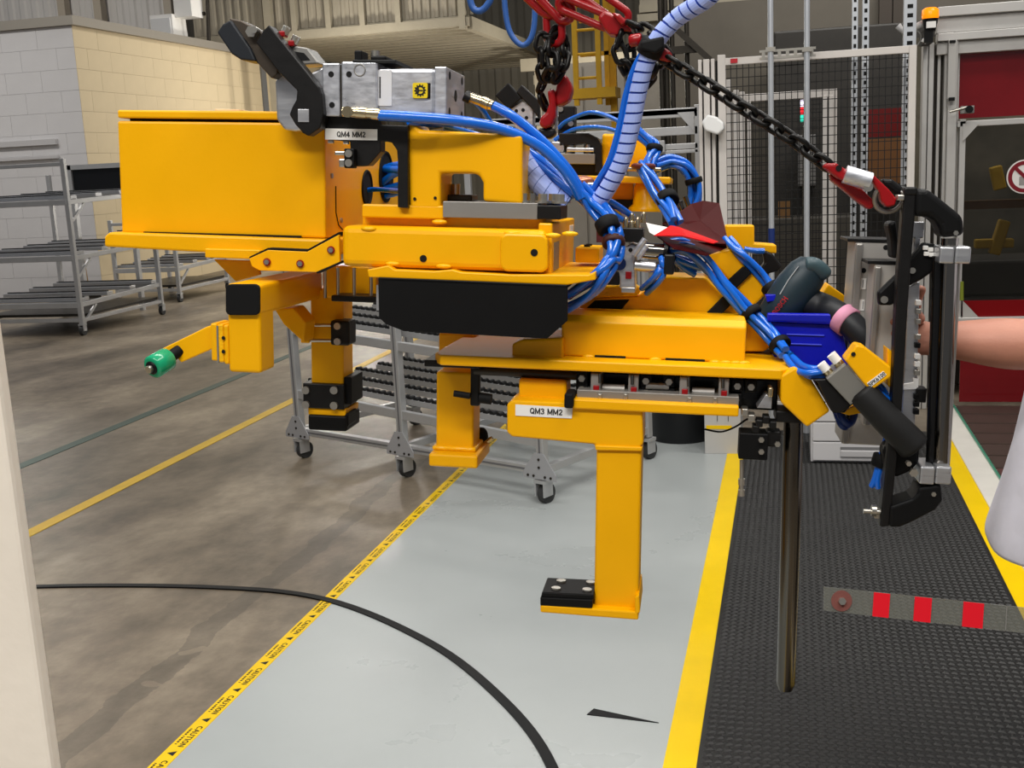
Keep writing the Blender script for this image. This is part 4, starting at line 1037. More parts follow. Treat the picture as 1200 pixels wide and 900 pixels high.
for u, v in ((331, 39), (342, 50)):
    fb('red_cap', RED, u-5, v-3, u+2, v+4, -0.02, 0.0, ar, 0.002); c = F(u+2, v-2, -0.01); MB().cyl(c-Vector((0, 0, 0.004)), c+Vector((0.006, 0, 0.008)), 0.007, n=10).build('adjust_screw', ZINC, ar)
# elbow fitting and hose from the clamp
ft = rod('hose_fitting', BRASS, (402, 131, -0.045), (446, 134, -0.045), 0.0085, FX, 12)
rod('fitting_nut', BRASS, (418, 132, -0.045), (430, 133, -0.045), 0.0105, ft, 6); rod('fitting_nut', BRASS, (436, 133.5, -0.045), (445, 134, -0.045), 0.0105, ft, 6)
rod('elbow_cap', BRASS, (407, 131, -0.058), (407, 131, -0.035), 0.0095, ft, 14)
c = F(512, 152, 0.02); MB().cyl(c-Vector((0.012, 0, 0.004)), c+Vector((0.012, 0, 0)), 0.006, n=6).build('brass_fitting', BRASS, FX)

# ---------------- big box on the left
fb('control_box', YEL, 140, 143, 381, 276, 0.04, 0.62, bev=0.004)
x0, x1, y0, y1, z0, z1 = BX['control_box']
MB().box(x0+0.02, x1-0.01, y0+0.01, y1-0.01, z1-0.01, z1+0.01).build('lid_gap', HOLE, FX)
zl0 = F(260, 139.5, 0.04).z; zl1 = F(260, 130, 0.04).z
MB().box(x0+0.002, x1+0.004, y0-0.002, y1, zl0, zl1).build('box_lid', YEL, FX, 0.003)
MB().box(F(257, 130, .1).x, F(286, 130, .1).x, 0.08, 0.14, zl1, zl1+0.006).build('lid_tab', mat('tan_tab', (220, 196, 160), 0.5), FX, 0.001)
for (y, dz, r) in ((0.305, -0.012, 0.034), (0.45, 0.012, 0.052)):
    zc = (z0+z1)/2+dz
    h = MB().cyl((x1-0.02, y, zc), (x1+0.001, y, zc), r, n=28).build('cable_port', HOLE, FX)
    MB().tube([(x1+0.001, y+r*math.cos(t*PI/14), zc+r*math.sin(t*PI/14)) for t in range(28)], 0.003, 6, True).build('grommet', RUB, h)
for y, z in ((0.075, (z0+z1)/2+0.01), (0.13, z0+0.03)): MB().cyl((x1, y, z), (x1+0.003, y, z), 0.005, n=10).build('bolt', ZINC, FX)
MB().tube([(x1+0.0005, 0.10, z1-0.11), (x1+0.0005, 0.10, z0+0.045), (x1+0.0005, 0.115, z0+0.022), (x1+0.0005, 0.14, z0+0.012)], 0.0012, 6).build('panel_seam', HOLE, FX)
fp('shelf_plate', YEL, [(122, 277), (128, 272), (386, 281), (386, 301), (243, 296), (122, 289)], 0.01, 0.42, bev=0.004)
fb('shelf_gap', HOLE, 168, 274, 352, 277, 0.034, 0.05, bev=0)
fb('lower_shelf', YEL, 240, 292, 305, 303, 0.0, 0.3, bev=0.002)
fp('gusset', YEL, [(250, 304), (300, 306), (305, 322), (276, 330)], 0.06, 0.07, bev=0.002)
ck = fp('cheek_plate', YEL, [(292, 303), (314, 293), (360, 295), (397, 275), (398, 307), (370, 319), (304, 317), (295, 312)], -0.025, -0.015, bev=0.001)
fp('cheek_seal', RUB, [(292, 301), (314, 290.5), (360, 292.5), (397, 272), (397, 276), (360.5, 296), (314, 294), (293, 304)], -0.024, -0.0, bev=0)
fp('cheek_seal', RUB, [(370, 319), (398, 306), (398, 308.5), (372, 320.5)], -0.024, -0.0, bev=0)
for u, v in ((313, 307), (352, 309), (388, 293)): 
    bolt(u, v, -0.026, 0.007, 0.002, RED, ck, 12, 'red_washer'); bolt(u, v, -0.027, 0.005, 0.004, ZINC, ck)
# box-section outrigger with end cap
fb('outrigger_tube', YEL, 265, 333, 304, 370, -0.10, 0.24, bev=0.007, seg=3)
fp('tube_end_cap', RUB, rr(264, 333, 304, 369.5, 6), -0.106, -0.099, bev=0.002)
fb('outrigger_drop', YEL, 267, 352, 305, 437, -0.098, -0.03, bev=0.006, seg=3)
for i, (u0, u1) in enumerate(((247, 255), (255, 262), (262, 268))): fb('mount_block', YEL if i != 1 else YELW, u0, 379+i*1, u1, 427-(2-i)*2, -0.095, -0.04, bev=0.003)
fb('mount_shim', GREY, 254.2, 382, 256, 425, -0.096, -0.045, bev=0)
for v in (396, 412): bolt(262, v, -0.096, 0.0035, 0.0012, HOLE)
fp('roller_arm', YEL, [(189, 409), (242, 383), (251, 380), (251, 408), (212, 425), (206, 418)], -0.085, -0.073, bev=0.002)
a = F(178, 431, -0.135); b_ = F(197, 420, -0.098); d = (b_-a).normalized(); L = (b_-a).length
rl = MB().lathe(a, d, [(0, 0.011), (0.0, 0.017), (0.003, 0.0205), (L-0.003, 0.0205), (L, 0.018)], 28).build('roller', mat('green_urethane', (20, 150, 104), 0.25, coat=0.3), FX)
MB().lathe(a-d*0.003, d, [(0, 0.008), (0.001, 0.012), (0.006, 0.012)], 20).build('roller_hub', BLK, rl)
MB().cyl(a-d*0.010, a, 0.007, n=6).build('axle_nut', ZINC, rl)
MB().cyl(b_, F(211, 410, -0.08), 0.0105, n=16).build('roller_spacer', RUB, FX)
# rear post with clamps (lower left)
fb('rear_post', YEL, 364, 338, 402, 482, 0.22, 0.29, bev=0.005)
cb_ = fb('post_clamp', BLKM, 355, 450, 403, 479, 0.205, 0.30, bev=0.002)
for u, v in ((359, 457), (392, 457), (359, 474), (392, 475)): bolt(u, v, 0.205, 0.008, 0.006, ZINC, cb_, 12)
fb('clamp_side', BLK, 403, 442, 412, 474, 0.22, 0.30, bev=0.002)
fb('post_band', YEL, 361, 479, 405, 487, 0.21, 0.30, bev=0.002); fb('post_foot_pad', BLK, 361, 487, 406, 505, 0.205, 0.30, bev=0.004)
fp('post_foot_toe', BLK, [(395, 488), (408, 484), (408, 500), (400, 505)], 0.21, 0.27, bev=0.003)
uc = fb('stop_clamp', BLKM, 387, 376, 409, 405, 0.19, 0.24, bev=0.004); bolt(396, 382, 0.19, 0.007, 0.006, ZINC, uc, 12); bolt(396, 400, 0.19, 0.007, 0.006, ZINC, uc, 12)
for v in (381, 399): rod('stud', ZINC, (361, v, 0.20), (388, v, 0.20), 0.0035, FX, 8)
fb('stop_plate', YEL, 352, 377, 362, 402, 0.19, 0.22, bev=0.002)
fp('stop_arm', YEL, [(321, 362), (344, 361), (358, 378), (356, 402), (332, 380)], 0.12, 0.18, bev=0.003)
fb('rear_bracket', YEL, 378, 312, 441, 350, 0.16, 0.24, bev=0.003)
bbr = fb('stud_bar', BLKM, 388, 347, 442, 354, 0.10, 0.16, bev=0.002)
for u in (381, 396, 415, 435): rod('stud', ZINC, (u, 314, 0.115), (u, 349, 0.115), 0.0035, bbr, 8)
fb('guard_edge', ALU, 441, 334, 444, 364, -0.02, 0.02, bev=0)

# ---------------- rear clamp station (behind the hoses)
YB = 0.5
fp('rear_pad', BLK, [(595.5, 97), (611, 115), (596, 128), (580, 112)], YB, YB+0.03, bev=0.002)
fp('rear_clamp_arm', BLKM, [(611, 99), (631, 117), (632, 140), (622, 126), (605, 108)], YB, YB+0.03, bev=0.002)
rc = fp('rear_clamp_body', ALUD, [(597, 128), (612, 118), (625, 126), (624, 160), (606, 158)], YB+0.01, YB+0.05, bev=0.002)
for u, v in ((605, 130), (613, 129), (617, 138)): bolt(u, v, YB+0.01, 0.004, 0.001, HOLE, rc, 10)
ru = fb('rear_upright', BLKM, 654, 124, 673, 172, YB, YB+0.05, bev=0.002)
for u, v in ((657, 128), (669, 145)): bolt(u, v, YB, 0.006, 0.004, ZINC, ru, 10)
fp('rear_arch', BLKM, [(655, 156), (690, 156), (700, 161), (705, 170), (706, 202), (697, 202), (696, 178), (692, 170), (684, 168), (655, 172)], YB-0.02, YB+0.03, bev=0.002)
fb('rear_column', YEL, 705, 157, 762, 200, YB, YB+0.1, bev=0.005)
fb('rear_fitting', ALU, 646, 166, 661, 178, YB-0.02, YB+0.02, bev=0.002)
rp = fb('rear_spacer', GREY, 634, 180, 697, 192, YB-0.03, YB+0.08, bev=0.001)
for u in (668, 690): 
    x = F(u, 180, YB).x; MB().cyl((x, YB, BX['rear_spacer'][5]), (x, YB, BX['rear_spacer'][5]+0.02), 0.012, n=6).build('hex_bolt', ZINC, rp)
fb('rear_clevis', ALU, 664, 173, 696, 178, YB-0.03, YB, bev=0.002)
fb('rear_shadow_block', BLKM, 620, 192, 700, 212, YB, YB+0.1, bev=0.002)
fb('rear_plate', YEL, 616, 206, 786, 214, 0.36, 0.6, bev=0.003)
fb('rear_web', YEL, 690, 213, 742, 236, 0.44, 0.5, bev=0.002)
fb('rear_rail', BLKM, 690, 234, 800, 246, 0.43, 0.5, bev=0.002)
a = F(757, 248, 0.38); tz = F(757, 213, 0.38).z
MB().lathe((a.x, 0.40, a.z), (0, 0, 1), [(0, 0.036), (0.007, 0.036), (0.014, 0.028), (tz-a.z-0.012, 0.027), (tz-a.z-0.004, 0.024), (tz-a.z, 0.018)], 8).build('pedestal', YEL, FX)
fb('pedestal_washer', ZINC, 733, 196, 775, 200, 0.38, 0.42, bev=0.002)
c = F(754, 195, 0.36); MB().tube([c+Vector((0.019*math.cos(t*PI/10), 0.019*math.sin(t*PI/10), 0)) for t in range(20)], 0.006, 8, True).build('copper_ring', mat('brown_ring', (96, 40, 34), 0.4), FX)
c = F(684, 212, 0.2); MB().sphere(c, 0.02, 14, 8, 1, 1, 0.5).build('copper_cap', mat('copper', (190, 120, 96), 0.3, 0.7), FX)
fb('lever', ZINC, 688, 214, 704, 220, 0.15, 0.2, bev=0.002)
for i in range(4):
    u = 785+i*6; rod('coupling', CHR, (u, 238-(i % 2)*8, 0.35), (u+5, 252-(i % 2)*8, 0.35), 0.005, FX, 10)

# ---------------- valve block
vb = fp('valve_block', ALUD, [(728, 292), (740, 285), (752, 290), (745, 300), (744, 312), (744, 338), (726, 338), (726, 324), (722, 315), (722, 300)], 0.10, 0.16, bev=0.003)
c = F(726, 309, 0.10); MB().cyl(c, c-Vector((0, 0.004, 0)), 0.012, n=18).build('valve_eye', mat('blue_steel', (36, 52, 100), 0.3, 0.5), vb)
bolt(739, 293, 0.10, 0.004, 0.001, HOLE, vb, 10); fb('red_mark', RED, 733, 318, 740, 327, 0.097, 0.1, vb, 0.001)
rod('valve_lever', ALUD, (742, 299, 0.09), (756, 280, 0.09), 0.006, vb, 10); rod('valve_lever', ALUD, (748, 302, 0.09), (758, 288, 0.09), 0.005, vb, 10)
rod('valve_port', CHR, (752, 293, 0.11), (778, 295, 0.11), 0.014, vb, 18); rod('valve_port', ALU, (744, 311, 0.10), (768, 313, 0.10), 0.010, vb, 18)
rod('fitting_ring', BLKM, (778, 293, 0.11), (782, 294, 0.11), 0.016, vb, 18)
fb('valve_base', BLKM, 702, 318, 726, 334, 0.10, 0.16, vb, 0.002)
mf = fb('manifold', BLKM, 728, 267, 754, 284, 0.09, 0.14, bev=0.002)
for i, (u, v) in enumerate(((733, 262), (740, 257), (747, 262), (754, 256), (740, 266))):
    c = F(u, v+5, 0.10+0.012*(i % 2)); MB().lathe(c, (0, 0, 1), [(0, 0.005), (0.008, 0.0056), (0.011, 0.0048), (0.015, 0.0052), (0.019, 0.003)], 12).build('push_fitting', BRASS, mf)
fb('tie_block', BLKM, 778, 298, 790, 322, 0.08, 0.14, bev=0.003)
fb('tray_foot', ALU, 728, 337, 744, 343, 0.10, 0.16, bev=0.001)
# blow-off film (maroon and red sheets folded over the arm)
def sheet(name, pts, mt, th=0.0015):
    P = [F(*p) for p in pts]; mb = MB(); n = len(P)
    c = sum(P, Vector())/n
    mb.add(P+[c], [(i, (i+1) % n, n) for i in range(n)])
    o = mb.build(name, mt, FX); s = o.modifiers.new('thickness', 'SOLIDIFY'); s.thickness = th; return o
sheet('maroon_film', [(776, 262, 0.30), (810, 239, 0.34), (824, 235, 0.33), (843, 238, 0.34), (853, 282, 0.26), (848, 286, 0.22), (790, 268, 0.24)], MAROON)
sheet('maroon_film', [(770, 278, 0.12), (800, 262, 0.20), (850, 285, 0.16), (852, 290, 0.18), (828, 300, 0.10), (790, 292, 0.08)], MAROON)
sheet('red_film', [(766, 276, 0.10), (786, 264, 0.12), (796, 266, 0.12), (842, 283, 0.13), (836, 285, 0.10), (800, 276, 0.08)], REDF)
sheet('white_film', [(757, 261, 0.14), (785, 267, 0.13), (768, 276, 0.10), (761, 272, 0.12)], WHITE)
sheet('maroon_film', [(699, 250, 0.3), (708, 254, 0.3), (712, 284, 0.28), (699, 284, 0.28)], MAROON)

# ---------------- hoses
hose([(444, 135, -0.045), (480, 137, -0.045), (540, 142, -0.03), (590, 152, 0.0), (630, 170, 0.02), (655, 192, 0.03), (670, 212, 0.04), (680, 232, 0.05)], 0.0092)
rod('swivel_fitting', BLKM, (545, 112, 0.03), (552, 116, 0.03), 0.010)
rod('swivel_fitting', BRASS, (551, 114, 0.03), (578, 124, 0.02), 0.0085); rod('fitting_nut', BRASS, (566, 119, 0.025), (574, 123, 0.02), 0.0105, FX, 6)
hose([(578, 124, 0.02), (600, 136, 0.02), (630, 160, 0.03), (655, 186, 0.04), (672, 208, 0.05), (684, 232, 0.05)], 0.0085)
hose([(556, 118, 0.03), (566, 130, 0.04), (574, 142, 0.05), (586, 158, 0.06)], 0.005)
hose([(478, 143, -0.01), (520, 148, 0.05), (560, 158, 0.12), (600, 172, 0.15)], 0.005)
bundle([(606, 172, 0.14), (632, 190, 0.1), (655, 212, 0.08), (672, 230, 0.07)], 3, 0.0065, 0.008, seed=3)
bundle([(676, 222, 0.06), (694, 238, 0.06), (708, 254, 0.04), (716, 270, 0.02), (720, 286, 0.01), (716, 306, 0.0), (702, 328, -0.01), (682, 344, 0.02), (664, 354, 0.06)], 5, 0.0068, 0.012, seed=5)
bundle([(688, 224, 0.08), (706, 236, 0.09), (724, 248, 0.10), (738, 258, 0.12)], 4, 0.0058, 0.009, seed=6)
hose([(718, 296, 0.0), (708, 322, -0.02), (690, 346, -0.01), (668, 362, 0.02), (655, 366, 0.06)], 0.006)
strap((712, 264, 0.02), (717, 276, 0.01), 0.021, 0.022); strap((719, 284, 0.01), (719, 292, 0.0), 0.020, 0.012, mat('brown_strap', (60, 26, 20), 0.6))
bundle([(500, 200, 0.40), (470, 206, 0.43), (452, 212, 0.45), (436, 218, 0.455)], 9, 0.008, 0.028, seed=8)
hose([(424, 224, 0.31), (440, 222, 0.3), (470, 224, 0.2), (520, 226, 0.12)], 0.005)
bundle([(742, 150, 0.42), (752, 158, 0.42), (764, 168, 0.42), (766, 180, 0.41), (760, 192, 0.39), (756, 200, 0.37)], 5, 0.0055, 0.010, seed=9)
strap((767, 174, 0.415), (766, 182, 0.41), 0.017, 0.012)
bundle([(754, 194, 0.36), (762, 208, 0.33), (772, 226, 0.30), (784, 246, 0.26), (792, 262, 0.22)], 6, 0.0058, 0.011, seed=10)
strap((782, 234, 0.285), (786, 242, 0.27), 0.022, 0.020)
bundle([(766, 196, 0.40), (784, 189, 0.42), (800, 194, 0.42), (811, 208, 0.42), (815, 224, 0.42), (813, 240, 0.42)], 5, 0.0055, 0.010, seed=11)
strap((813, 212, 0.42), (815, 220, 0.42), 0.018, 0.012)
hose([(655, 150, 0.5), (664, 142, 0.48), (690, 132, 0.44), (712, 136, 0.42), (730, 146, 0.42)], 0.0045)
hose([(650, 164, 0.5), (672, 152, 0.48), (700, 149, 0.45), (724, 154, 0.43), (745, 162, 0.42)], 0.0045)
bundle([(782, 290, 0.12), (800, 287, 0.13), (816, 297, 0.14), (834, 318, 0.15), (852, 340, 0.145), (870, 358, 0.145), (888, 376, 0.14), (908, 398, 0.12), (922, 414, 0.08)], 4, 0.0062, 0.010, seed=12)
strap((880, 367, 0.145), (885, 373, 0.14), 0.020, 0.014); strap((914, 404, 0.11), (919, 410, 0.1), 0.020, 0.014)
bundle([(853, 278, 0.26), (866, 293, 0.235), (882, 311, 0.232), (896, 328, 0.23), (908, 344, 0.22), (920, 362, 0.2)], 3, 0.0058, 0.008, seed=13)
strap((904, 338, 0.225), (909, 345, 0.22), 0.018, 0.018)
bundle([(786, 300, 0.14), (800, 306, 0.16), (818, 316, 0.17)], 4, 0.006, 0.011, seed=14)
bundle([(776, 304, 0.10), (776, 316, 0.09), (766, 330, 0.10), (754, 341, 0.13)], 3, 0.0055, 0.007, seed=15)
bundle([(924, 420, 0.06), (936, 432, 0.02), (950, 437, -0.01), (966, 436, -0.01)], 3, 0.006, 0.008, seed=16)
# spiral-wrapped return hose behind the U frame
def spiral_hose(path, r, turns, parent, hose_m=BLUE, wrap=mat('spiral_wrap', (160, 178, 238), 0.35), gap=0.25, name='hose_core'):
    hc = MB().tube(path, r*0.86, 16).build(name, hose_m, parent)
    n = len(path); L = [0.0]
    for i in range(1, n): L.append(L[-1]+(path[i]-path[i-1]).length)
    pitch = L[-1]/turns; steps = turns*20; vs = []; fs = []
    # parallel frames
    fr = []; t0 = (path[1]-path[0]).normalized(); _, x, y = frame_of(t0)
    for i in range(n):
        t = (path[min(i+1, n-1)]-path[max(i-1, 0)]).normalized(); x = (x-t*x.dot(t)).normalized(); fr.append((t, x.copy(), t.cross(x)))
    def at(s):
        s = min(max(s, 0), L[-1]-1e-6); i = 0
        while L[i+1] < s: i += 1
        k = (s-L[i])/(L[i+1]-L[i]); return path[i].lerp(path[i+1], k), fr[i]
    w2 = pitch*(1-gap)
    for j in range(steps+1):
        ang = 2*PI*j/20; s0 = L[-1]*j/steps
        for s in (s0, s0+w2):
            p, (t, x, y) = at(s); vs.append(p + (x*math.cos(ang)+y*math.sin(ang))*r)
    for j in range(steps): fs.append((2*j, 2*j+1, 2*j+3, 2*j+2))
    g = MB(); g.add(vs, fs, False); o = g.build('spiral_wrap', wrap, hc); sd = o.modifiers.new('thickness', 'SOLIDIFY'); sd.thickness = 0.0012; sd.offset = -1
    return hc
spiral_hose(smooth([F(604, 176, 0.10), F(620, 200, 0.09), F(640, 222, 0.08), F(664, 240, 0.08)], 8), 0.020, 7, FX, gap=0.06)
# ================================================================ HANDLE FRAME (part of the fixture)
fp('frame_bar', BLKM, [(1060, 222), (1075, 222), (1070, 280), (1064, 360), (1057, 480), (1043, 617), (1031, 618), (1045, 480), (1048, 400), (1052, 325)], -0.04, -0.01, bev=0.003)
fp('handle_arm', BLK, [(1073, 221), (1087, 221), (1099, 230), (1129, 254), (1131, 276), (1103, 279), (1101, 264), (1090, 254), (1072, 254)], -0.045, 0.02, bev=0.010, seg=4)
bolt(1120, 273, -0.046, 0.004, 0.003, ZINC)
fp('handle_lever', BLK, [(1033, 209), (1046, 210), (1062, 222), (1058, 231), (1048, 228), (1036, 219)], 0.0, 0.03, bev=0.006, seg=3)
fp('bar_cap', BLKM, rr(1059, 219, 1076, 229, 4), -0.042, -0.008, bev=0.003)
def collar(u0, v0, u1, v1, us):
    a = fb('tube_clamp', ALU, u0, v0, us-0.4, v1, -0.05, 0.02, bev=0.003); fb('tube_clamp', ALU, us+0.4, v0, u1, v1, -0.05, 0.02, bev=0.003)
collar(1101, 289, 1138, 309, 1119)
collar(1078, 547, 1115, 568, 1096)
rod('handle_tube', CHR, (1113, 279, -0.015), (1102, 548, -0.015), 0.0135, FX, 28)
rod('cover_strip', BLKG, (1099, 300, -0.012), (1091, 548, -0.012), 0.009, FX, 12)
rod('guide_tube', GREY, (1122, 300, 0.02), (1108, 548, 0.02), 0.007, FX, 12)
fp('lower_handle', BLK, [(1076, 572), (1103, 568), (1105, 587), (1096, 598), (1069, 612), (1055, 618), (1042, 618), (1043, 594), (1069, 585), (1076, 578)], -0.045, 0.015, bev=0.006, seg=3)
bolt(1094, 579, -0.046, 0.004, 0.003, ZINC)
lb2 = bolt(1028, 600, -0.02, 0.010, 0.010, ZINC); c = F(1032, 600, -0.03); MB().cyl(c+Vector((0.006, 0, 0)), c-Vector((0.028, 0, 0)), 0.0045, n=10).build('stud', ZINC, FX)
c = F(1024, 598, -0.03); MB().cyl(c+Vector((-0.004, 0, 0)), c+Vector((0.004, 0, 0)), 0.010, n=6).build('nut', ZINC, FX)
# grip
P = smooth([F(1008, 458, -0.03), F(1022, 473, -0.035), (F(1045, 497, -0.04)), F(1064, 516, -0.04), F(1074, 527, -0.04)], 5)
MB().tube(P, 0.024, 20, radii=[0.016]+[0.0235+0.004*i/len(P) for i in range(len(P)-4)]+[0.026, 0.021, 0.011]).build('grip', mat('grip_rubber', (19, 19, 19), 0.6), FX)
fp('grip_tail', BLK, [(1040, 520), (1060, 530), (1078, 520), (1077, 542), (1068, 552), (1050, 560), (1036, 545), (1034, 528)], -0.02, 0.02, bev=0.005, seg=3)
bolt(1070, 553, -0.05, 0.007, 0.008, ZINC); bolt(1064, 542, -0.05, 0.0045, 0.010, ZINC)
# yellow switch bracket with grey block
fp('switch_box', mat('cast_block', (128, 126, 120), 0.5, 0.4, var=0.06), [(968, 444), (991, 426), (1017, 457), (997, 475)], -0.04, 0.03, bev=0.002)
fp('switch_base', BLKM, [(950, 445), (958, 448), (974, 482), (985, 484), (1018, 461), (1017, 456), (997, 474), (968, 444)], -0.03, 0.02, bev=0.002)
fp('switch_base', BLKM, [(955, 450), (962, 450), (998, 474), (990, 484), (976, 484)], -0.02, 0.03, bev=0.002)
fp('switch_bracket', YEL, [(990, 422), (1004, 404), (1013, 406), (1044, 430), (1044, 442), (1021, 458), (1015, 453)], -0.045, 0.0, bev=0.003)
fp('bracket_tab', YEL, [(1040, 408), (1047, 413), (1046, 457), (1040, 452)], -0.015, 0.03, bev=0.002)
fp('elbow_link', YEL, [(985, 484), (1008, 472), (1011, 484), (995, 487)], 0.02, 0.06, bev=0.002)
bolt(1000, 415, -0.046, 0.004, 0.001, HOLE)
lab = fp('name_label', WHITE, [(1016, 449), (1035, 435), (1039, 439), (1020, 454)], -0.0465, -0.0454, bev=0)
lettering('SPK6100', INK, F(1027.5, 444.3, -0.0472), F(1035, 438, -0.0472)-F(1018, 451, -0.0472), F(1027, 440, -0.0472)-F(1030, 446, -0.0472), 20/FPM*1.06, FX, True)
for (a, b_) in (((972, 438), (962, 426)), ((985, 428), (974, 415))):
    s = rod('air_fitting', WHITE, (*a, -0.02), (*b_, -0.02), 0.008, FX, 16)
    m_ = ((a[0]*3+b_[0])/4, (a[1]*3+b_[1])/4); rod('fitting_nut', BRASS, (a[0], a[1], -0.02), (m_[0]-1, m_[1]-1, -0.02), 0.0092, s, 6)
bundle([(1026, 452, -0.01), (1036, 464, -0.01), (1044, 480, 0.0), (1047, 500, 0.01), (1042, 522, 0.02), (1034, 545, 0.02), (1028, 562, 0.02), (1026, 570, 0.02)], 4, 0.0055, 0.008, seed=21)
strap((1034, 540, 0.02), (1031, 550, 0.02), 0.018, 0.022)
bundle([(978, 470, 0.05), (986, 492, 0.03), (993, 498, 0.03), (998, 488, 0.04), (1002, 470, 0.05)], 2, 0.007, 0.006, mt=mat('navy_hose', (18, 44, 104), 0.35), seed=22)
# aluminium control housings
o = fb('control_housing', GREYP, 994, 283, 1052, 522, 0.14, 0.24, bev=0.003)
fb('housing_cap', BLKM, 993, 280, 1052, 284, 0.138, 0.242, bev=0.001)
fb('housing_rib', mat('alu_rib', (150, 147, 142), 0.35, 0.6), 995, 285, 1004, 521, 0.13, 0.14, bev=0.003)
for u, v in ((1038, 290), (1012, 317)): bolt(u, v, 0.14, 0.0045, 0.001, HOLE, o, 12)
fb('paper_label', WHITE, 1005, 326, 1015, 339, 0.1385, 0.14, o, 0); fb('paper_label', WHITE, 1003, 351, 1013, 364, 0.1385, 0.14, o, 0)
for v0 in (328, 353): 
    fb('print_bar', INK, 1011, v0, 1011.6, v0+9, 0.138, 0.1385, o, 0)
o = fb('control_housing', GREYP, 1018, 309, 1066, 500, 0.06, 0.13, bev=0.003)
fb('housing_cap', BLKM, 1017, 306, 1066, 310, 0.058, 0.132, bev=0.001)
fb('housing_rib', mat('alu_rib', (150, 147, 142)), 1019, 312, 1027, 499, 0.05, 0.06, bev=0.003)
fb('mount_plate', ALU, 1064, 260, 1083, 279, 0.03, 0.05, bev=0.002); fb('mount_post', ALU, 1070, 276, 1077, 330, 0.03, 0.05, bev=0.002)
fp('side_strip', ALU, [(1064, 336), (1078, 330), (1075, 440), (1072, 505), (1055, 505), (1060, 420)], 0.03, 0.055, bev=0.002)
fp('strip_bracket', WHITE, [(1059, 450), (1070, 448), (1070, 443), (1077, 443), (1076, 456), (1059, 457)], 0.026, 0.03, bev=0.001)
for v in (352, 362, 374, 392, 402, 415, 424, 434, 462, 471, 480):
    fb('button', (BLK, WHITE, ZINC)[v % 3], 1073.5-(v-350)*0.02, v, 1080-(v-350)*0.02, v+6, 0.02, 0.04, bev=0.001)
fb('plug_block', BLKM, 1074, 455, 1086, 472, 0.02, 0.05, bev=0.002)
o = fp('handle_bracket', BLK, [(1029, 343), (1030, 358), (1046, 358), (1062, 337), (1080, 328), (1097, 316), (1101, 292), (1095, 286), (1083, 284), (1074, 294), (1052, 321)], 0.0, 0.02, bev=0.004)
bolt(1036, 351, 0.0, 0.006, 0.004, ZINC, o, 14); bolt(1069, 317, 0.0, 0.005, 0.004, ZINC, o, 14)
for u, v in ((1085, 290), (1091, 292), (1086, 297), (1092, 298)): fb('contact', WHITE, u-3, v-2, u+3, v+3, -0.006, 0.0, o, 0.001)
fp('rear_handle_block', BLK, [(1040, 262), (1050, 258), (1054, 290), (1054, 302), (1046, 304), (1044, 280)], 0.03, 0.08, bev=0.005)
fp('cell_bracket', YEL, [(963, 345), (971, 333), (992, 348), (990, 357), (975, 353)], 0.26, 0.32, bev=0.002)

# ================================================================ BLUE BIN AND CORDLESS TOOL
def to_world(p): return FX.matrix_world @ p
def thing_at(name, label, cat):
    e = bpy.data.objects.new(name, None); link(e); e.empty_display_size = 0.05; e.matrix_world = FX.matrix_world.copy(); tag(e, label, cat); return e
bin_ = thing_at('parts_bin', 'blue plastic parts bin mounted behind the black grip', 'bin')
y0, y1 = 0.14, 0.26
fr = [(902, 378), (983, 381), (997, 440), (925, 440), (905, 415)]
fp('front_wall', BLUEB, fr, y0, y0+0.003, bin_, 0.001)
fp('back_wall', BLUEB, [(900, 374), (984, 376), (996, 440), (925, 440)], y1, y1+0.003, bin_, 0.001)
A_ = [F(u, v, y0) for u, v in fr]
for i, j in ((1, 2), (3, 4), (4, 0)): MB().prism([A_[i], A_[j], A_[j]+Vector((0.003, 0, 0)), A_[i]+Vector((0.003, 0, 0))], (0, y1-y0, 0)).build('side_wall', BLUEB, bin_)
MB().prism([A_[2], A_[3], A_[3]+Vector((0, 0, 0.003)), A_[2]+Vector((0, 0, 0.003))], (0, y1-y0, 0)).build('bottom', BLUEB, bin_)
rim = fp('rim', BLUEB, [(899, 367), (982, 368), (985, 381), (899, 377)], y0-0.010, y0+0.002, bin_, 0.003)
fp('rim_face', mat('blue_bin_deep', (14, 26, 160), 0.4), [(904, 370), (980, 371), (982, 378), (904, 375)], y0-0.0108, y0-0.0098, rim, 0)
for v, ua, ub in ((391, 922, 966), (402, 922, 963)):
    fp('rib', mat('blue_bin_light', (70, 84, 226), 0.35), [(ua, v), (ub, v+1.5), (ub, v+3), (ua, v+1.5)], y0-0.003, y0, bin_, 0.0005)
fp('hanger', BLUEB, [(897, 346), (909, 345), (909, 352), (899, 354)], y0+0.02, y0+0.04, bin_, 0.001)

tl = thing_at('cordless_driver', 'dark teal cordless angle driver with pink band lying over the blue bin', 'power tool')
TB = mat('tool_teal', (28, 44, 52), 0.45, var=0.08); TD = mat('tool_black', (24, 26, 30), 0.5)
yT = 0.19
body = [F(901, 386, yT), F(908, 374, yT), F(922, 354, yT), F(934, 336, yT), (F(946, 320, yT)), F(953, 311, yT), F(957, 306, yT)]
MB().tube(body, 0.03, 24, radii=[0.026, 0.036, 0.040, 0.040, 0.036, 0.028, 0.010]).build('motor_housing', TB, tl)
P = smooth([F(944, 311, yT-0.02), F(953, 311, yT-0.02), F(962, 317, yT-0.018), F(968, 325, yT-0.012)], 4)
MB().tube(P, 0.012, 12, radii=[0.008]+[0.015]*(len(P)-3)+[0.012, 0.004]).build('cap', mat('tool_teal_light', (58, 78, 84), 0.4), tl)
P = smooth([F(925, 350, yT), F(945, 355, yT), F(965, 361, yT-0.01), F(984, 370, yT-0.045), F(996, 379, yT-0.06), F(1010, 394, yT-0.07), F(1018, 408, yT-0.07)], 4)
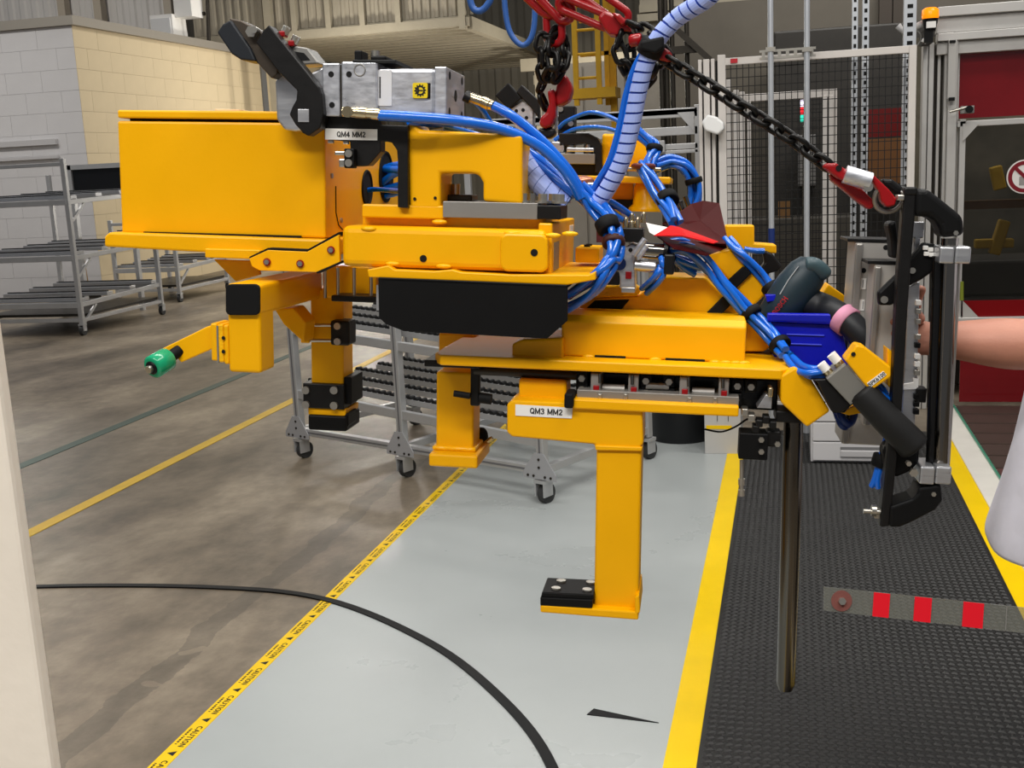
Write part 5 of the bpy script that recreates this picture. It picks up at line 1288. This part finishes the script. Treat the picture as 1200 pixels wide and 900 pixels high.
MB().tube(P, 0.028, 18, radii=[0.031-0.007*min(1, i/12) for i in range(len(P))]).build('handle', TD, tl)
a = F(985, 371, yT-0.047); b_ = F(997, 380, yT-0.061); d = (b_-a).normalized()
MB().lathe(a, d, [(0, 0.0255), (0.001, 0.0275), (0.021, 0.0275), (0.022, 0.0255)], 24).build('pink_band', mat('pink_tape', (206, 142, 168), 0.6), tl)
a = F(936, 312, yT-0.03); b_ = F(914, 345, yT-0.034); MB().tube([a, a.lerp(b_, .5)+Vector((-0.002, 0, 0)), b_], 0.0012, 6).build('seam', mat('seam_grey', (150, 154, 156), 0.4), tl)
c = F(914, 358, yT-0.044)
lettering('BOSCH', mat('tool_red', (190, 32, 36), 0.5), c, F(922, 347, yT-0.040)-F(905, 370, yT-0.040), F(905, 352, yT-0.04)-F(912, 358, yT-0.04), 0.036, tl, True)
fp('grey_decal', mat('decal_grey', (120, 130, 134), 0.5), [(921, 366), (929, 355), (931, 357), (923, 368)], yT-0.034, yT-0.032, tl, 0)

# ================================================================ CHAIN SLING
sl = thing_at('chain_sling', 'black chain sling with red links and hooks above the yellow fixture', 'chain sling')
CH_ = mat('chain_black', (24, 23, 22), 0.35, 0.5, var=0.2, scale=40)
def stadium(L, W_, n=8):
    """centre line of an oblong link, long axis x"""
    R = W_/2; s = L/2-R; pts = []
    for i in range(n+1): a = -PI/2+PI*i/n; pts.append(Vector((s+R*math.cos(a), R*math.sin(a), 0)))
    for i in range(n+1): a = PI/2+PI*i/n; pts.append(Vector((-s+R*math.cos(a), R*math.sin(a), 0)))
    return pts
PITCH, WIRE_R = 0.0240, 0.0045
link_me = MB().tube(stadium(PITCH+2*WIRE_R, 0.0200), WIRE_R, 8, True).mesh('chain_link', CH_)
def chain(path, parent=sl, roll=0.4, pitch=PITCH):
    P = smooth(path, 12); L = [0]
    for i in range(1, len(P)): L.append(L[-1]+(P[i]-P[i-1]).length)
    n = int(L[-1]/pitch); 
    for k in range(n):
        s = (k+0.5)*L[-1]/n; i = 0
        while L[i+1] < s: i += 1
        t = (P[i+1]-P[i]).normalized(); p = P[i].lerp(P[i+1], (s-L[i])/(L[i+1]-L[i]))
        _, x, y = frame_of(t); a = roll+(PI/2 if k % 2 else 0)
        sd = x*math.cos(a)+y*math.sin(a); nn = t.cross(sd)
        o = bpy.data.objects.new('chain_link', link_me); link(o, parent)
        o.matrix_local = Matrix(((t.x, sd.x, nn.x, p.x), (t.y, sd.y, nn.y, p.y), (t.z, sd.z, nn.z, p.z), (0, 0, 0, 1)))
chain([F(780, 70, 0.02), F(830, 100, 0.0), F(880, 132, -0.01), F(930, 164, -0.015), F(972, 196, -0.02)], roll=0.75)
# bunched tail on the left leg
chain([F(652, 36, 0.15), F(636, 46, 0.13), F(634, 70, 0.13), F(640, 92, 0.14), F(648, 78, 0.12), F(646, 55, 0.13), F(655, 34, 0.15)])
chain([F(655, 36, 0.16), F(662, 52, 0.15), F(660, 74, 0.14), F(652, 90, 0.14), F(656, 70, 0.17), F(650, 48, 0.17)], roll=1.1)
chain([F(640, 88, 0.15), F(634, 104, 0.16), F(636, 118, 0.17), F(642, 128, 0.18)])
chain([F(646, 146, 0.19), F(640, 158, 0.19), F(633, 172, 0.2), F(632, 186, 0.2)])
# bunched tail on the right leg
chain([F(738, 28, 0.06), F(752, 34, 0.04), F(764, 44, 0.03), F(782, 70, 0.02)])
chain([F(728, 36, 0.08), F(724, 52, 0.08), F(730, 72, 0.08), F(738, 88, 0.09), F(746, 98, 0.10), F(758, 98, 0.10), F(766, 84, 0.09), F(774, 70, 0.05)], roll=0.2)
chain([F(732, 40, 0.09), F(738, 58, 0.1), F(740, 76, 0.1), F(748, 92, 0.11), F(760, 90, 0.11)], roll=0.9)
def red_link(a, b_, W_, wire, y, name='red_link', yb=None, tilt=0.35):
    A = F(*a, y); B = F(*b_, yb if yb is not None else y); t = (B-A).normalized(); Ln = (B-A).length
    n0 = Vector((0, -1, 0)); n0 = (n0-t*n0.dot(t)).normalized(); s0 = n0.cross(t)
    sd = s0*math.cos(tilt)+n0*math.sin(tilt); nn = t.cross(sd); c = (A+B)/2
    pts = [c+t*p.x+sd*p.y for p in stadium(Ln, W_, 10)]
    return MB().tube(pts, wire, 12, True).build(name, RED, sl)
red_link((648, -22), (650, 52), 0.030, 0.0070, 0.14)
red_link((625, -25), (668, 22), 0.034, 0.0075, 0.12, tilt=0.5)
red_link((655, 2), (716, 28), 0.022, 0.0068, 0.10)
red_link((676, -18), (735, 24), 0.024, 0.0066, 0.10, tilt=0.2)
red_link((590, -60), (665, 10), 0.07, 0.0085, 0.13, 'master_link')
hb_ = F(592, -62, 0.13)
MB().cyl(hb_+Vector((0, 0, -0.004)), hb_+Vector((0, 0, 0.10)), 0.016, 0.011, 16).build('hoist_hook_shank', BLKM, sl)
MB().cyl(hb_+Vector((0, 0, 0.10)), hb_+Vector((0, 0, 1.9)), 0.006, n=10).build('hoist_cable', GREY, sl)
fp('shortening_clutch', RED, [(700, 20), (708, 12), (722, 18), (738, 30), (741, 37), (728, 35), (724, 42), (714, 40), (708, 34)], 0.07, 0.115, sl, 0.006, 3)
fp('clutch_pawl', RED, [(716, 14), (726, 16), (736, 26), (728, 30)], 0.055, 0.072, sl, 0.004, 3)
MB().lathe(F(738, 48, 0.035), F(752, 46, 0.03)-F(738, 48, 0.035), [(0, 0.008), (0.003, 0.0105), (0.018, 0.0105), (0.021, 0.008)], 16).build('clutch_pin', RED, sl)
fp('clutch', RED, [(768, 62), (776, 54), (786, 60), (790, 70), (784, 73), (772, 70)], 0.01, 0.035, sl, 0.005, 3)
hk = fp('grab_hook', RED, [(652, 100), (657, 92), (662, 86), (668, 96), (671, 104), (667, 118), (658, 123), (651, 125), (649, 114)], 0.16, 0.20, sl, 0.006, 3)
fp('hook_bowl', RED, [(641, 105), (649, 103), (651, 118), (651, 136), (646, 148), (637, 151), (631, 146), (633, 137), (640, 131), (643, 122)], 0.15, 0.19, sl, 0.006, 3)
fp('hook_latch', ZINC, [(650, 124), (653, 123), (653, 150), (650, 152)], 0.17, 0.18, hk, 0.001)
fp('hook_eye', BLKM, [(630, 150), (650, 150), (651, 158), (643, 163), (633, 160)], 0.16, 0.19, sl, 0.005, 3)
# clevis hook at the handle
fp('clevis', RED, [(963, 195), (969, 191), (980, 191), (991, 198), (996, 203), (992, 214), (981, 209)], -0.035, -0.005, sl, 0.005, 3)
bolt(983, 197, -0.0355, 0.005, 0.001, HOLE, sl, 12, 'clevis_hole')
fp('lower_prong', RED, [(972, 203), (988, 212), (1010, 221), (1024, 235), (1025, 243), (1018, 246), (1003, 235), (990, 224), (975, 212)], -0.02, 0.01, sl, 0.006, 3)
rod('swivel_barrel', ALUD, (990, 204, -0.035), (1020, 213, -0.035), 0.0145, sl, 24, 0.002)
fp('safety_hook', RED, [(1019, 207), (1023, 204), (1042, 222), (1051, 233), (1049, 241), (1039, 243), (1033, 236), (1031, 226)], -0.04, -0.012, sl, 0.006, 3)
bolt(1017, 219, -0.04, 0.0075, 0.006, ZINC, sl, 14)
c = F(1042, 232, -0.025); rw = 15/FPM
MB().tube([c+Vector((rw*math.cos(math.radians(a)), -0.012*math.sin(math.radians(a)), rw*math.sin(math.radians(a)))) for a in range(140, 400, 10)], 0.0038, 10).build('shackle', GREY, sl)
fb('shackle_nut', ZINC, 1052, 228, 1060, 235, -0.045, -0.02, sl, 0.002)

# ================================================================ SPIRAL-WRAPPED UMBILICAL
um = thing_at('umbilical_hose', 'lavender spiral-wrapped blue air hose curving up past the red links', 'hose')
P = smooth([F(1010, -420, -0.12), F(985, -240, -0.12), F(945, -135, -0.12), F(900, -70, -0.10), F(850, -22, -0.06), (F(826, 0, -0.04)), F(795, 20, -0.01), F(772, 44, 0.0), F(757, 74, 0.01), F(748, 108, 0.02), F(740, 148, 0.03), F(730, 186, 0.04), F(715, 216, 0.05), F(699, 240, 0.06)], 8)
spiral_hose(P, 0.0148, 56, um, gap=0.2, hose_m=mat('navy_core', (30, 62, 160), 0.4))
for du, sd_ in ((-12, 0.012), (-7, 0.018)):
    MB().tube(smooth([F(771+du, 50, 0.012), F(755+du, 80, 0.02), F(745+du, 112, 0.03), F(737+du, 150, 0.04), F(726+du, 188, 0.05), F(710+du, 216, sd_+0.05), F(700+du, 236, 0.07)], 6), 0.0052, 8).build('side_hose', BLUE, um)
a = F(763, 56, 0.005); d = (F(757, 70, 0.01)-F(769, 44, 0)).normalized()
MB().lathe(a-d*0.014, d, [(0, 0.018), (0.002, 0.021), (0.026, 0.021), (0.028, 0.018)], 20).build('velcro_strap', RUB, um)
fp('strap_tail', RUB, [(750, 48), (778, 42), (778, 56), (768, 63), (750, 58)], -0.018, 0.022, um, 0.004)

# blue air hoses looping down from above, behind
for i, (pts, lab) in enumerate((([(540, -120), (545, -40), (552, 4), (561, 13), (571, 6), (576, -10), (580, -80)], 'small blue air hose loop hanging at the top left of the sling'),
                      ([(586, -120), (590, -20), (594, 25), (602, 45), (614, 53), (624, 40), (627, 10), (628, -60), (628, -120)], 'larger blue air hose loop hanging left of the red links'))):
    P = smooth([aty(u, v, 3.4) for u, v in pts], 6)
    e = empty('air_hose', tuple(P[0])); tag(e, lab, 'hose')
    inv = Matrix.Translation(-P[0]); g = MB().tube(P, 0.0085 if i else 0.010, 10); g.v = [tuple(inv @ Vector(q)) for q in g.v]; g.build('hose', mat('steel_blue_hose', (44, 84, 150), 0.4), e)
    c = P[0]-P[0]; MB().cyl(c, c+Vector((0, 0, 0.08)), 0.014, n=12).build('fitting', ZINC, e)

# ================================================================ STRIPED POLYCARBONATE BAR
sbm = mat('clear_plastic', (116, 116, 108), 0.15, alpha=0.45)
D = 1.62
def bp(u, v, o=0.0): return atd(u, v, D+o)
a0, a1, b0, b1 = bp(966, 688), bp(1270, 719.5), bp(966, 715.5), bp(1270, 750)
sbr = empty('gauge_bar', tuple(Vector((a1.x, a1.y, 0)))); tag(sbr, 'clear plastic bar with three red stripes above the black mat', 'bar')
inv = Matrix.Translation(-sbr.location)
nrm = (a1-a0).cross(b0-a0).normalized()
if nrm.dot(FW) < 0: nrm = -nrm
def sbp(name, m_, pts, off, th, parent):
    P = [inv @ (bp(u, v)+nrm*off) for u, v in pts]; return MB().prism(P, nrm*th).build(name, m_, parent)
pl_ = sbp('clear_plate', sbm, [(966, 688), (1270, 719.5), (1270, 750), (966, 715.5)], 0, 0.005, sbr)
SR = mat('stripe_red', (212, 16, 34), 0.45)
for (x0, x1) in ((1023, 1042), (1071, 1091), (1128, 1152)):
    v0 = 688+(x0-966)*0.1036; v1 = 688+(x1-966)*0.1036; w0 = 715.5+(x0-966)*0.1135; w1 = 715.5+(x1-966)*0.1135
    sbp('red_stripe', SR, [(x0+1, v0), (x1+1, v1), (x1-1, w1), (x0-1, w0)], -0.0012, 0.001, sbr)
sbp('plate_joint', GREY, [(1179, 711), (1180.2, 711), (1178.7, 738.5), (1177.5, 738.5)], -0.001, 0.0008, sbr)
c = inv @ (bp(986, 704)); MB().cyl(c-nrm*0.0014, c-nrm*0.0004, 0.015, n=28).build('red_washer', mat('faded_red', (112, 66, 60), 0.6), sbr); MB().cyl(c-nrm*0.006, c-nrm*0.001, 0.0055, n=6).build('screw', ZINC, sbr)
top = inv @ ((a1+b1)/2)
MB().box(top.x-0.02, top.x+0.02, top.y+0.003, top.y+0.043, 0.017, top.z+0.03).build('stand_post', ALUP, sbr, 0.002)
MB().box(top.x-0.09, top.x+0.09, top.y-0.07, top.y+0.11, 0.0166, 0.027).build('stand_foot', BLKM, sbr, 0.002)

# ================================================================ OPERATOR
def skin_obj(name, verts, edges, radii, m_, parent=None, root=0, sub=2):
    me = bpy.data.meshes.new(name); me.from_pydata([tuple(v) for v in verts], edges, []); me.materials.append(m_)
    o = bpy.data.objects.new(name, me); link(o, parent)
    sm = o.modifiers.new('skin', 'SKIN'); sm.use_smooth_shade = True
    for i, sv in enumerate(me.skin_vertices[0].data):
        r = radii[i]; sv.radius = r if isinstance(r, tuple) else (r, r); sv.use_root = (i == root)
    o.modifiers.new('sub', 'SUBSURF').levels = sub; o.modifiers['sub'].render_levels = sub
    return o
SK = mat('skin', (172, 118, 98), 0.5, var=0.06, scale=30, bump=0.05, bscale=200)
pe = empty('person', (0.55, 2.15, 0.0165)); tag(pe, 'person in a pale grey shirt reaching a bare arm to the handle', 'person')
px, py = 0.55, 2.15
def wl(p): return Vector(p)-pe.location
wr = to_world(F(1096, 397, 0.075)); el = to_world(F(1216, 405, 0.06)); fa_ = to_world(F(1160, 402, 0.07)); pm_ = to_world(F(1080, 397, 0.085)); fk_ = to_world(F(1068, 392, 0.09))
V = []; E_ = []; Rd = []
def nv(p, r, to=None):
    V.append(wl(p)); Rd.append(r); i = len(V)-1
    if to is not None: E_.append((to, i))
    return i
pel = nv((px-0.0, py, 0.93), 0.10)
wa = nv((px-0.0, py, 1.10), 0.10, pel); ch = nv((px+0.02, py, 1.30), 0.10, wa); nb = nv((px+0.03, py, 1.44), 0.065, ch)
nk = nv((px+0.02, py, 1.53), 0.055, nb); hd0 = nv((px, py, 1.60), 0.072, nk); hd1 = nv((px-0.005, py, 1.70), 0.092, hd0); hd2 = nv((px+0.005, py, 1.77), 0.055, hd1)
sL = nv((px+0.04, py-0.16, 1.385), 0.05, nb); eL = nv(el, 0.046, sL); f1 = nv(el.lerp(wr, 0.3), (0.050, 0.047), eL); f2 = nv(el.lerp(wr, 0.65), (0.040, 0.036), f1); w1 = nv(wr, (0.031, 0.024), f2); pl0 = nv(pm_, (0.036, 0.020), w1); pl1 = nv(fk_, (0.036, 0.016), pl0)
sR = nv((px+0.04, py+0.16, 1.385), 0.05, nb); eR = nv((px+0.06, py+0.27, 1.14), 0.044, sR); wR = nv((px+0.04, py+0.29, 0.92), 0.027, eR); hR = nv((px+0.03, py+0.285, 0.85), (0.02, 0.035), wR)
for sgn in (-1, 1):
    hp = nv((px+0.03, py+sgn*0.09, 0.86), 0.085, pel); kn = nv((px+0.06, py+sgn*0.11, 0.48), 0.058, hp); an = nv((px+0.12, py+sgn*0.12, 0.10), 0.04, kn); to_ = nv((px-0.02, py+sgn*0.13, 0.066), (0.035, 0.022), an)
body = skin_obj('body', V, E_, Rd, SK, pe)
# left hand fingers and thumb closing on the strip edge
up_ = EZ; tw = (fk_-pm_).normalized()
for k, (h, ln) in enumerate(((0.030, 0.062), (0.011, 0.070), (-0.008, 0.066), (-0.027, 0.052))):
    b0_ = fk_+up_*h; b1_ = b0_+tw*ln*0.45-EY*0.008; b2_ = b1_+tw*ln*0.2-EY*ln*0.34; b3_ = b2_-tw*ln*0.18-EY*ln*0.2
    skin_obj('finger', [wl(q) for q in (b0_-tw*0.02, b0_, b1_, b2_, b3_)], [(0, 1), (1, 2), (2, 3), (3, 4)], [0.010, 0.0095, 0.009, 0.0085, 0.007], SK, body)
tb = pm_+up_*0.026; tips = [tb, to_world(F(1071, 368, 0.085)), to_world(F(1074, 350, 0.075)), to_world(F(1082, 335, 0.065))]
skin_obj('thumb', [wl(q) for q in tips], [(0, 1), (1, 2), (2, 3)], [0.014, 0.012, 0.010, 0.008], SK, body)
q = Vector((px+0.03, py+0.285, 0.85))
for k in range(4):
    o_ = Vector((0.027-0.018*k, 0, 0)); skin_obj('finger', [wl(q+o_), wl(q+o_+Vector((0, 0, -0.05))), wl(q+o_+Vector((0, -0.015, -0.08))), wl(q+o_+Vector((0, -0.035, -0.095)))], [(0, 1), (1, 2), (2, 3)], [0.0095, 0.009, 0.008, 0.007], SK, body)
skin_obj('thumb', [wl(q+Vector((-0.02, 0, 0.03))), wl(q+Vector((-0.045, -0.015, 0.0))), wl(q+Vector((-0.05, -0.02, -0.03)))], [(0, 1), (1, 2)], [0.012, 0.010, 0.008], SK, body)
# head details
hc = wl((px-0.005, py, 1.68))
MB().sphere(hc+Vector((0.020, 0, 0.030)), 0.094, 18, 12, 1.0, 0.9, 1.0).build('hair', mat('hair_brown', (60, 44, 32), 0.7), pe)
for sgn in (-1, 1):
    MB().sphere(hc+Vector((-0.066, sgn*0.030, 0.0)), 0.011, 10, 8).build('eye', mat('eye_white', (230, 228, 224), 0.3), pe)
    MB().sphere(hc+Vector((0.0, sgn*0.08, -0.01)), 0.028, 10, 8, 0.7, 0.35, 1.1).build('ear', SK, pe)
MB().sphere(hc+Vector((-0.086, 0, -0.025)), 0.016, 10, 8, 1, 0.8, 1.5).build('nose', SK, pe)
MB().sphere(hc+Vector((-0.078, 0, -0.062)), 0.022, 10, 6, 0.4, 1.1, 0.3).build('mouth', mat('lips', (176, 104, 96), 0.5), pe)
# shirt: lofted rings, hem at hip height, with short sleeves
SHM = mat('shirt_grey', (206, 204, 214), 0.8, var=0.04, scale=12, bump=0.25, bscale=18)
rings = [(0.925, -0.035, 0.165, 0.20), (0.935, -0.033, 0.168, 0.203), (1.0, -0.025, 0.158, 0.195), (1.10, -0.012, 0.145, 0.185), (1.22, 0.008, 0.140, 0.19), (1.34, 0.022, 0.135, 0.20), (1.41, 0.028, 0.115, 0.20), (1.46, 0.03, 0.09, 0.15), (1.50, 0.028, 0.07, 0.08)]
vs = []; n = 32
for z, ox, rx, ry in rings:
    for i in range(n):
        t = 2*PI*i/n; wv = 1+0.02*math.sin(5*t+z*9)+0.012*math.sin(11*t+z*21)
        vs.append(wl((px+ox+rx*wv*math.cos(t), py+ry*wv*math.sin(t), z+(0.006*math.sin(3*t) if z < 0.95 else 0))))
g = MB(); g.add(vs, [(k*n+i, k*n+(i+1) % n, (k+1)*n+(i+1) % n, (k+1)*n+i) for k in range(len(rings)-1) for i in range(n)], True)
sh = g.build('shirt', SHM, pe); sh.modifiers.new('sub', 'SUBSURF').render_levels = 1; s_ = sh.modifiers.new('thickness', 'SOLIDIFY'); s_.thickness = 0.003
for sh_, e_ in ((Vector((px+0.04, py-0.17, 1.40)), el), (Vector((px+0.04, py+0.17, 1.40)), Vector((px+0.06, py+0.27, 1.14)))):
    a = wl(sh_); b_ = wl(sh_.lerp(Vector(e_), 0.78)); i_ = wl((px+0.03, py+(sh_.y-py)*0.45, 1.385)); MB().tube(smooth([i_, a, a.lerp(b_, 0.5), b_], 5), 0.07, 18, radii=[0.085+0.012*math.sin(k*PI/15)-0.02*k/15 for k in range(16)]).build('sleeve', SHM, sh)
# trousers and shoes
TR_ = mat('trousers_dark', (44, 46, 54), 0.8)
V2 = []; E2 = []; R2 = []
V2 += [wl((px+0.0, py, 0.93)), wl((px+0.0, py, 1.04))]; R2 += [0.125, 0.11]; E2.append((0, 1))
for sgn in (-1, 1):
    i = len(V2); V2 += [wl((px+0.035, py+sgn*0.095, 0.84)), wl((px+0.06, py+sgn*0.11, 0.48)), wl((px+0.115, py+sgn*0.12, 0.11))]; R2 += [0.092, 0.072, 0.062]; E2 += [(0, i), (i, i+1), (i+1, i+2)]
skin_obj('trousers', V2, E2, R2, TR_, pe)
for sgn in (-1, 1):
    cx, cy = px+0.05, py+sgn*0.125
    so = MB().prism([wl((cx+0.11*math.cos(t)*1.25, cy+0.05*math.sin(t), 0.0168)) for t in [2*PI*i/20 for i in range(20)]], (0, 0, 0.03)).build('shoe', BLK, pe, 0.004)
    MB().sphere(wl((cx-0.01, cy, 0.045)), 0.055, 16, 10, 2.1, 0.85, 0.95).build('shoe_upper', BLK, so)
